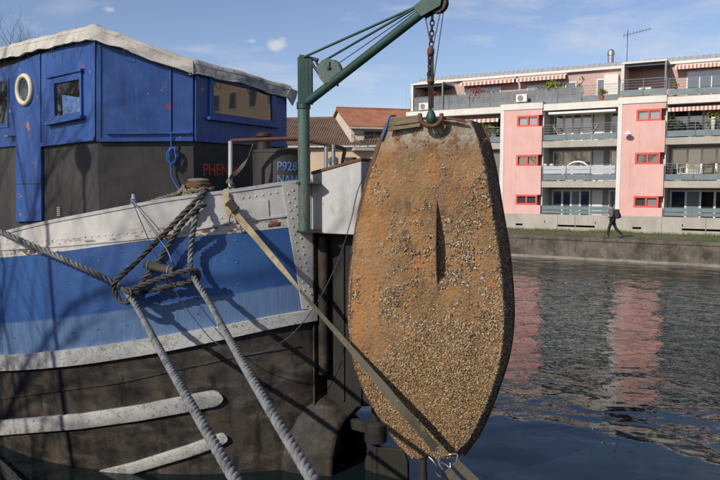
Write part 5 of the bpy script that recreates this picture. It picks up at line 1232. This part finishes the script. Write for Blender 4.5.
# skeg: a thin fin down the middle
kf = lambda v: (v - 119.5) / 341.5
def tmid(k, u):
    v = lerp(119.5, 461, k); a = smooth_interp(dv, dl_, v); b = smooth_interp(dv, dr_, v); return (u - a) / (b - a) * 2 - 1
mb = MB(); g0 = []; g1 = []
for i in range(15):
    v = lerp(199, 284, i / 14); k = kf(v); t = tmid(k, 436.5 + 1.0 * i / 14); h = .16 * math.sin(min(1, i / 14 * 1.9) * math.pi / 2) * (1 if i < 11 else (14 - i) / 3.2)
    g0.append(dpt(k, t) - DN * .01); g1.append(dpt(k, t) + DN * max(h, .004))
mb.grid([[p - DT * .006 for p in g0], [p - DT * .006 for p in g1], [p + DT * .006 for p in g1], [p + DT * .006 for p in g0]]); mb.build('skeg', 'rusty_iron', din)
def plank(px, m='old_wood', th=.035, off=.012):
    mb = MB(); mb.slab([PP(u, v, DO + DN * off, DN) for u, v in px], DN * th); mb.build('plank', m, din, bevel=.006)
plank([(390.5, 118.5), (419.5, 115), (420.5, 122.3), (388.5, 127)]); plank([(388.5, 127.6), (420.5, 123), (420.5, 126.8), (387.5, 131.3)], th=.03)
plank([(440, 116.8), (452, 117.4), (466, 120.3), (466.5, 122), (452, 120.2), (440, 119.6)], 'rusty_iron')
mb = MB(); mb.tube(spline([sidept(.06, -1, 0) + DN * .02, dpt(.02, -1) + DN * .02 + DT * -.01, dpt(0, -1) + DN * .03 + Vector((0, 0, .03)), dpt(0, -.9) - DN * .1 + Vector((0, 0, .06))], .02), .012, 6); mb.build('cord', 'cord_blue', din)
# pendant below the bow
pbw = PY(423, 463, 7.98); mb = MB(); mb.tube([pbw + Vector((0, 0, .05)), pbw + Vector((.0, 0, -.10)), pbw + Vector((.01, 0, -.34))], [.045, .05, .06], 12); mb.build('bow_fitting', 'iron', din, smooth=50)
mb = MB(); mb.lathe(pbw + Vector((.005, 0, -.40)), [(.03, 0), (.072, .03), (.075, .14), (.05, .20)], 14); mb.build('bow_cap', 'crane_pipe', din, smooth=50)
# mussels: thousands of small shells in clusters
rg = random.Random(21); mb = MB(); mb.col = []
tri = [(0, 1, 4), (1, 2, 4), (2, 3, 4), (3, 0, 4), (0, 1, 5), (1, 2, 5), (2, 3, 5), (3, 0, 5)]
def shell(p, n, size, tan=None, dk=1.0):
    a = Vector((rg.gauss(0, 1), rg.gauss(0, 1), rg.gauss(0, 1))) + n * rg.uniform(0.0, 1.0); a.normalize(); b = a.cross(n + Vector((rg.gauss(0, .3), 0, rg.gauss(0, .3)))); b = b.normalized() if b.length > .01 else Vector((0, 0, 1)); c = a.cross(b)
    if c.dot(n) < 0: c = -c
    L_, W_, H_ = size * rg.uniform(.8, 1.3), size * rg.uniform(.42, .65), size * rg.uniform(.32, .5)
    q = p + n * (H_ * .35)
    mb.add([q - a * L_, q - a * L_ * .1 + b * W_, q + a * L_ * .9, q - a * L_ * .1 - b * W_, q - a * L_ * .2 + c * H_, q - a * L_ * .2 - c * H_], tri)
    if rg.random() < tan: c0 = rg.choice(((.44, .28, .13), (.36, .215, .095), (.50, .345, .18), (.26, .15, .065), (.13, .08, .04)))
    else: c0 = rg.choice(((.44, .375, .275), (.36, .30, .215), (.48, .43, .34), (.25, .205, .145), (.11, .085, .06)))
    f = rg.uniform(.7, 1.1) * dk
    for w_ in (1, .8, 1.05, .8, 1.0, .5): mb.col.append((c0[0] * f * w_, c0[1] * f * w_, c0[2] * f * w_))
cnt = 0
for _ in range(90000):
    k = rg.random(); t = rg.uniform(-.99, .99)
    p = dpt(k, t)
    cl = noise.noise(p * 3.3 + Vector((5, 0, 0))) * .34 + noise.noise(p * 8.5) * .34 + noise.noise(p * 22) * .3
    dens = interp([0, .07, .13, .25, .42, .55, .68, .8, 1], [0, .0, .04, .20, .30, .40, .66, .95, 1.05], k)
    if t < -.55: dens *= interp([-1, -.55], [.16, 1], t) if k < .62 else interp([.62, .8], [.35, 1], k)
    if t > .72 and k > .1: dens *= 1.35
    thr = .42 - dens * .85
    if cl + rg.uniform(-.2, .2) < thr: continue
    sz_ = (rg.uniform(.010, .0175) if rg.random() < .93 else rg.uniform(.018, .025)) * interp([0, .4, .75, 1], [1.0, 1.05, .95, .9], k)
    shell(p + DN * .004, DN, sz_, interp([0, .3, .55, .75, 1], [.1, .22, .55, .82, .9], k)); cnt += 1
    if cnt > 21000: break
for _ in range(26000):                              # a fine crust of young shells between the big ones
    k = rg.uniform(.09, 1); t = rg.uniform(-.99, .99); p = dpt(k, t)
    c_ = noise.noise(p * 2.1 + Vector((3, 7, 1))) * .5 + noise.noise(p * 13) * .35
    if c_ + rg.uniform(-.3, .3) < interp([.09, .2, .5, .8], [.36, .2, .08, -.25], k) + (.22 if t < -.6 and k < .7 else 0): continue
    shell(p + DN * .002, DN, rg.uniform(.006, .011), .75, .85)
for _ in range(6000):                               # right-hand side and the chine edges
    k = rg.uniform(.05, 1); d = rg.random() ** 1.5
    p = sidept(k, 1, d); 
    if noise.noise(p * 6) + rg.uniform(-.3, .3) < -.05 - .25 * k: continue
    shell(p, (DT * .9 + DN * .3).normalized(), rg.uniform(.012, .022), .6, .7)  # shells coloured darker here, painting in more of this side's shade
for _ in range(1500):
    k = rg.uniform(.3, 1); p = sidept(k, -1, rg.random() * .4); shell(p, (-DT * .8 + DN * .4).normalized(), rg.uniform(.012, .02), .6)
for _ in range(2600):                               # along the two lower edges
    k = rg.uniform(.04, 1) ** .8; sg = 1 if rg.random() < .7 else -1
    if sg < 0 and k < .55 and rg.random() < .85: continue
    p = dpt(k, sg * rg.uniform(.97, 1.0)) + DN * rg.uniform(-.03, .012); shell(p, (DT * sg * .6 + DN * .8).normalized(), rg.uniform(.010, .019), .6, .85)
for _ in range(900):
    p = dpt(1, rg.uniform(-1, 1)) + Vector((0, 0, rg.uniform(-.03, .02))) - DN * rg.uniform(0, .1); shell(p, Vector((0, -.5, -.8)).normalized(), rg.uniform(.014, .024), .7)
mus = mb.build('mussels', 'mussel', din, kind='stuff', label='crust of small pale mussel shells')

# ================================================================== ROPES
QB = Vector((.12, 2.02, QZ))                        # mooring bollard on our quay
nb_ = thing('quay_bollard', QB, 'rusty cast iron mooring bollard on the near quay edge', 'bollard')
mb = MB(); mb.lathe(QB, [(.20, 0), (.20, .03), (.12, .06), (.11, .22), (.17, .28), (.18, .34), (.10, .40), (.03, .41)], 22); mb.build('bollard_body', 'rusty_iron', nb_, smooth=40)
def rope(name, label, pts, dia, m, **kw):
    mb = MB(); rope_into(mb, pts, dia, **kw); return mb.build(name, m, smooth=70, label=label, cat='rope')
def toquay(u, v, Y, end, sag, n=9, bend=None):
    a = PY(u, v, Y); return [a.lerp(end, k / n) - Vector((0, 0, sag * math.sin(math.pi * k / n))) for k in range(1, n + 1)]
xx, zz_ = hpx(2, 231)
LW = hpt(hpx(-14, 228)[0], LG(hpx(-14, 228)[0]), -.12) + Vector((0, 0, .05))
rope('mooring_rope', 'pale twisted mooring rope running from the deck past the dark knot down to the quay', [hpt(4.6, LG(4.6), -.15) + Vector((0, 0, .02)), LW, PY(2, 232, 8.62), PY(45, 251, 8.45), PY(90, 271, 8.25), PY(118, 285, 8.30), PY(130, 297, 8.07), PY(140, 313, 7.75)] + [PY(140, 313, 7.75).lerp(QB + Vector((-.13, .05, .2)), k / 8) - Vector((0, 0, .04 * math.sin(math.pi * k / 8))) for k in range(1, 9)], .074, 'rope_grey', lay=3.0, sides=8)
rope('mooring_rope', 'pale twisted mooring rope dropping straight from the bollard, then down to the quay', [cB + Vector((.05, -.13, zB - .06)), PY(200, 199, 8.36), PY(194.5, 222, 8.18), PY(191, 250, 8.30), PY(191, 270, 8.22), PY(197, 283, 8.02), PY(209, 302, 7.6)] + [PY(209, 302, 7.6).lerp(QB + Vector((.12, .05, .22)), k / 8) - Vector((0, 0, .05 * math.sin(math.pi * k / 8))) for k in range(1, 9)], .074, 'rope_grey', lay=3.0, sides=8)
rope('lashing_rope', 'dark tarry rope looped round both mooring ropes and hung from the bollard', [cB + Vector((.10, -.10, zB - .03)), PY(203, 194, 8.36), PY(186, 211, 8.29), PY(158, 240, 8.28), PY(132, 266, 8.20), PY(116, 281, 8.19), PY(114.5, 290, 8.22), PY(120, 300, 8.16), PY(128, 302, 8.08), PY(131, 293, 8.04), PY(124, 290, 8.12), PY(132, 289, 8.08), PY(152, 281.5, 8.06), PY(176, 273.5, 8.06), PY(190, 270, 8.08), PY(197.5, 272, 8.16), PY(197, 279, 8.26), PY(188, 282, 8.28), PY(165, 287, 8.30), PY(140, 292.5, 8.30), PY(126, 296, 8.28)], .072, 'rope_dark', strands=3, lay=4)
rope('lashing_rope', 'dark rope strand running from the bollard down behind the lashing loop', [PY(206, 204, 8.20), PY(198, 208, 8.17), PY(182, 224, 8.19), PY(168, 246, 8.24), PY(154, 268, 8.22), PY(143, 280, 8.20), PY(138, 291, 8.24)], .066, 'rope_dark', lay=4)
coil = []
for k in range(60):
    a = k / 60 * 2 * math.pi * 2.6; coil.append(cB + Vector((math.cos(a) * (.175 + .01 * math.sin(k)), math.sin(a) * (.175 + .012 * math.cos(k * 1.7)), zB - .14 + .13 * k / 60 + .012 * math.sin(k * 2.1))))
rope('bollard_rope', 'frayed tan rope wound round the wooden topped deck bollard', coil + [cB + Vector((-.35, .25, zB - .10)), cB + Vector((-.75, .45, zB - .22)), cB + Vector((-1.2, .75, zB - .45))], .062, 'rope_tan')
dk = hpx(20, 228)[0]
rope('deck_rope', 'coil of grey rope lying along the bulwark by the blue door', [hpt(dk + .1, LG(dk) - .02, -.25), hpt(dk - .05, LG(dk) + .05, -.18), hpt(dk - .25, LG(dk) + .045, -.22), hpt(dk - .5, LG(dk - .5) + .035, -.2), hpt(dk - .35, LG(dk) + .09, -.26), hpt(dk - .1, LG(dk) + .05, -.3)], .05, 'rope_dark')
# blue coil hung on the middle cabin face
hc0 = on(PL2, 171.5, 141, .07); c = on(PL2, 172.2, 156, .06); e2x = (KP[2] - KP[1]).normalized(); n2 = PL2[1]
pts = [on(PL2, 171, 133, .085), on(PL2, 171.3, 147, .06)]
for k in range(64):
    a = math.pi / 2 + k / 64 * 2 * math.pi * 4; pts.append(c + e2x * (math.cos(a) * (.058 + .016 * math.sin(k * .7))) + Vector((0, 0, math.sin(a) * (.105 + .016 * math.cos(k * .9)))) + n2 * (.004 * (k % 9)))
pts += [on(PL2, 170.8, 166, .05), on(PL2, 172.5, 178, .06), on(PL2, 178, 188, .1), on(PL2, 184, 194, .2)]
mb = MB(); mb.tube(spline(pts, .02), .0095, 6); mb.build('cord_coil', 'cord_blue', smooth=60, label='small coil of bright blue cord hung on the cabin wall', cat='rope')
# flat webbing strap from the bulwark to the dinghy's bow
s0 = PY(226, 193, 8.50); s1_ = PY(232, 209, 8.40); s2_ = PY(300, 290, 8.16); s3_ = PY(350, 348, 7.78); s4_ = PY(395, 401, 7.52); s5_ = PY(437, 450, 7.64)
st = thing('ratchet_strap', s0, 'tan webbing ratchet strap stretched from the bulwark across the dinghy bow', 'strap')
mb = MB(); ribbon(mb, [PY(229, 188, 8.62), s0 + Vector((-.01, 0, .02)), s1_, PY(258, 240, 8.33), s2_], [(1, 0, .3), (1, 0, .3), (.8, -.1, .5), (.75, .0, .5), (.5, -.8, .25)], [.075, .085, .075, .07, .06]); mb.build('webbing', 'webbing', st)
mb = MB(); ribbon(mb, [s2_, PY(322, 316, 8.0), s3_, s4_, PY(420, 430, 7.54), s5_], [(.5, -.8, .25), (.65, -.55, .5), (.75, -.25, .6), (.78, 0, .62), (.78, 0, .62), (.78, 0, .62)], [.06, .065, .075, .095, .098, .09]); mb.build('webbing', 'webbing_grey', st)
mb = MB(); c = PY(232, 206, 8.36); ax = Vector((.65, 0, -.76)); ay = Vector((.76, 0, .65)); mb.box(c, ax * .075, ay * .045, Vector((0, .014, 0))); mb.tube([c - ay * .06 + ax * .06, c + ay * .06 + ax * .06], .016, 8); mb.tube([c - ay * .06 - ax * .05, c + ay * .06 - ax * .05], .014, 8); mb.build('ratchet', 'iron', st, bevel=.004)
mb = MB(); ribbon(mb, [PY(226, 192, 8.46), PY(226, 203, 8.42), PY(230.5, 216, 8.40)], [(1, 0, .1)] * 3, [.08, .075, .06]); mb.build('loose_end', 'webbing', st)
mb = MB(); mb.tube(spline([PY(231, 214, 8.40), PY(229.5, 220, 8.39), PY(231, 224, 8.39), PY(233.5, 221, 8.39)], .01), .008, 6); mb.build('hook', 'iron', st)
mb = MB(); mb.tube(spline([PY(429, 457, 7.60), PY(433, 461, 7.56), PY(436.5, 467, 7.54), PY(437, 474, 7.54), PY(440, 476.5, 7.54), PY(442, 473, 7.54)], .01), .009, 6); mb.tube(spline([PY(436, 456, 7.56), PY(440, 462, 7.54), PY(446, 465, 7.54), PY(450, 468, 7.52), PY(450, 463, 7.54)], .01), .009, 6)
mb.tube(spline([PY(436, 448.5, 7.55), PY(440.5, 447.5, 7.54), PY(441.5, 452, 7.54), PY(439, 458, 7.54)], .01), .010, 6); mb.tube(spline([PY(443, 456, 7.56), PY(453, 454, 7.54), PY(457.5, 455, 7.53), PY(456.5, 460, 7.53)], .01), .010, 6); mb.tube(spline([PY(438, 460, 7.55), PY(440, 466, 7.54), PY(443, 470, 7.54)], .01), .012, 6); mb.build('hook', 'galvanised', st, smooth=60)
QR = Vector((1.2, 1.85, QZ + .02))
st2 = thing('tail_strap', PY(447, 470, 7.52), 'brown weathered webbing straps leading from the hooks to the near quay', 'strap')
for (u, v, w_, dx) in ((446, 471, .12, 0.0), (455, 462, .09, .22)):
    a = PY(u, v, 7.50); mb = MB(); ribbon(mb, [a, a.lerp(QR + Vector((dx, 0, 0)), .33) - Vector((0, 0, .05)), a.lerp(QR + Vector((dx, 0, 0)), .66) - Vector((0, 0, .05)), QR + Vector((dx, 0, 0))], [(.78, 0, .62)] * 4, [w_, w_, w_, w_], .008); mb.build('webbing', 'webbing_grey', st2)
# strap knotted round the rail post
mb = MB(); ribbon(mb, [PY(254.5, 144, 8.84), PY(248, 158, 8.78), PY(238, 171, 8.72), PY(229, 178.5, 8.66), PY(228, 183, 8.64)], [(.5, .6, .6), (.4, .7, .6), (.3, .3, 1), (.2, 0, 1), (1, 0, .3)], [.06, .05, .045, .05, .05]); mb.tube(spline([PY(228, 180, 8.66), PY(231, 183, 8.62), PY(234.5, 186, 8.66), PY(232, 190, 8.68), PY(228, 187, 8.66)], .01), .02, 6); mb.build('rail_strap', 'webbing_grey', smooth=60, label='old strap slung from the handrail and knotted round its white post', cat='strap')
# thin cords over the blue side
pin = pA + Vector((0, 0, .06))
mb = MB(); rope_into(mb, [pin + Vector((.0, -.03, 0)), PY(142, 224, 8.24), PY(152, 247, 8.22), PY(166, 275, 8.2), PY(182, 302, 8.18), PY(200, 326, 8.16), PY(216, 343, 8.15), PY(240, 353, 8.16), PY(262, 352, 8.2), PY(285, 340, 8.25), PY(304, 321, 8.3), PY(322, 294, 8.3), PY(339, 258, 8.28), PY(351, 220, 8.2), PY(358, 190, 8.1), PY(371, 160, 8.05)], .016, 2, 3, 4, .012); mb.build('cord', 'cord_dark', smooth=60, label='thin dark cord sagging in a curve between the pin and the dinghy edge', cat='rope')
mb = MB(); rope_into(mb, [pin + Vector((.02, -.03, 0)), PY(145, 219, 8.28), PY(160, 240, 8.25), PY(167, 250, 8.2), PY(172, 262, 8.16)], .018, 2, 3, 5, .014); a = pA
mb.tube([a + Vector((math.cos(t) * .032, math.sin(t) * .032, .03 + .004 * t)) for t in [k * .5 for k in range(40)]], .009, 5); mb.build('cord', 'cord_pale', smooth=60, label='pale blue cord tied round the short white pin on the bulwark', cat='rope')
fd = thing('fender', PY(158, 267, 8.1), 'short mossy wooden fender hanging against the blue hull side', 'fender')
mb = MB(); a, b = PY(144, 264, 8.18), PY(173, 270.5, 8.16); mb.tube([a, a.lerp(b, .1), a.lerp(b, .9), b], [.040, .052, .052, .048], 14); mb.build('log', 'webbing_grey', fd, smooth=50)
mb = MB()
for t in (.15, .85):
    c = a.lerp(b, t); d = (b - a).normalized(); e = d.cross(Vector((0, 0, 1))).normalized(); f = d.cross(e); mb.tube([c + (e * math.cos(k * .5236) + f * math.sin(k * .5236)) * .055 for k in range(12)], .008, 5, closed=True)
mb.build('cord_ring', 'cord_pale', fd)

# ================================================================== TREES (bare, early spring) AND THE LAMP BEHIND US
def bare_tree(name, label, base, height, seed, spread=.55, group=None, levels=5, kids=(3, 4), r0=.14, tr_h=.32, cat='tree'):
    rg = random.Random(seed); root = thing(name, base, label, cat, group); base = Vector(base)
    tm = MB(); cm = MB()
    def grow(p, d, L_, r, lv):
        pts = [p]; q = p.copy(); dd = d.copy()
        for k in range(4):
            dd = (dd + Vector((rg.gauss(0, .13), rg.gauss(0, .13), rg.gauss(0, .06) + .05))).normalized(); q = q + dd * L_ / 4; pts.append(q.copy())
        (tm if lv == levels else cm).tube(pts, [lerp(r, r * .55, k / 4) for k in range(5)], 9 if lv == levels else (5 if lv > 2 else 3), cap=False)
        if lv == 0: return
        n = rg.randint(*kids) + (1 if lv == levels else 0)
        for i in range(n):
            f = rg.uniform(.35, 1.0) if i else 1.0; k = min(3, int(f * 4)); at = pts[k].lerp(pts[k + 1], f * 4 - k)
            a = rg.uniform(0, 6.28); sd_ = Vector((math.cos(a), math.sin(a), rg.uniform(-.1, .5))) * spread * rg.uniform(.6, 1.3)
            grow(at, (dd + sd_).normalized(), L_ * rg.uniform(.58, .8), r * (.55 if i == 0 else .42), lv - 1)
    grow(base, Vector((0, 0, 1)), height * tr_h, r0, levels)
    tm.build('trunk', 'bark', root, smooth=60); cm.build('crown', 'bark', root)
    return root
# behind us, on our quay: these throw the dappled shade on the barge and show in the panes
tgt = PY(60, 100, 8.9)
def shade_tree(u, v, Y, dist, height, seed, label):
    p = PY(u, v, Y) + TOSUN * dist; b = Vector((p.x, p.y, QZ - .02)); return bare_tree('bare_tree', label, b, height, seed, group='bare trees on the near quay', r0=.15, levels=5, kids=(3, 4), spread=.75, tr_h=.34)
shade_tree(-190, 200, 8.9, 7.2, 10.5, 9, 'slim leafless tree on the near quay beside the barge cabin')
shade_tree(-95, 150, 9.0, 13, 13.5, 8, 'slim leafless tree on the near quay beside the barge cabin')
shade_tree(-230, 200, 9.5, 9, 11, 14, 'slim leafless tree on the near quay beside the barge cabin')
bare_tree('bare_tree', 'bare tree farther along the near quay', CW(8, -6, QZ - .02), 12, 23, group='bare trees on the near quay', r0=.16)
# behind the barge
bt = PY(8, 60, 42); bt.z = ZP - .03
bare_tree('bare_tree', 'brown leafless tree showing just above the cabin roof', bt, 16.0, 31, group='bare trees across the canal', r0=.18, spread=.6, levels=6, kids=(3, 4))
bt = PY(396, 150, 46); bt.z = ZP - .03
bare_tree('bare_sapling', 'slim bare sapling behind the dinghy top, before the apartment block', bt, 7.6, 41, group='bare trees across the canal', r0=.05, spread=.16, levels=4, kids=(2, 3), tr_h=.42)
# street lamp whose round head shades the black cabin wall
hp = on(PL1, 83, 158) + TOSUN * 6.6
lp = thing('street_lamp', (hp.x, hp.y, QZ - .02), 'globe street lamp on a slim dark pole on the near quay', 'street lamp')
mb = MB(); mb.lathe((hp.x, hp.y, QZ - .02), [(.09, 0), (.09, .5), (.035, .6), (.03, hp.z - QZ - .17), (.06, hp.z - QZ - .16), (.06, hp.z - QZ - .12)], 16); mb.build('pole', 'iron', lp, smooth=40)
mb = MB(); mb.lathe((hp.x, hp.y, hp.z), [(.02 + .17 * math.sin(a), -.17 * math.cos(a)) for a in [k * math.pi / 12 for k in range(13)]], 22); mb.build('globe', 'lamp_globe', lp, smooth=60)

# an ochre block farther along the far bank, beyond the frame: it shows in the cabin's after window
och = thing('ochre_house', (36, 20, ZP), 'long ochre rendered house farther along the far bank', 'house')
def WO(x, y, z): return Vector((30, 22, 0)) + SR * x - NC * y + Vector((0, 0, z))
m = MB(); wbox(WO, m, 0, 30, 0, 9, ZP - .03, 14.7); m.build('wall', 'peach_wall', och)
m = MB(); m.slab([WO(-.3, -.4, 14.703), WO(-.3, 4.5, 17), WO(-.3, 9.4, 14.703)], SR * 30.6); m.build('roof', 'tile_brown', och)
for i in range(11):
    for k in range(5):
        m = MB(); wbox(WO, m, 1.2 + i * 2.6, 2.4 + i * 2.6, -.06, -.003, 1.9 + k * 2.6, 3.5 + k * 2.6); f = m.build('window', 'white_frame', och)
        m = MB(); wbox(WO, m, 1.28 + i * 2.6, 2.32 + i * 2.6, -.08, -.063, 1.98 + k * 2.6, 3.42 + k * 2.6); m.build('pane', 'pane_dark', f)
for i, x in enumerate((3, 13, 22)):
    bare_tree('bare_tree', ('bare tree before the ochre house, nearest the apartment block', 'bare tree before the middle of the ochre house', 'bare tree before the far end of the ochre house')[i], WO(x, -2.2, ZP - .03), 9, 60 + i, group='bare trees before the ochre house', r0=.13)

for i, (x, y) in enumerate(((-13, 8.0), (-17, 10.5), (-22, 12.5), (-28, 15.5))):
    bare_tree('bare_tree', ('bare tree by the near quay wall abreast of the barge foredeck', 'bare tree on the near quay ahead of the barge cabin', 'bare tree on the near quay, third ahead of the barge cabin', 'bare tree on the near quay, fourth ahead of the barge cabin')[i], (x, y, QZ - .02), 9.5, 80 + i, group='bare trees along the near quay', r0=.2)
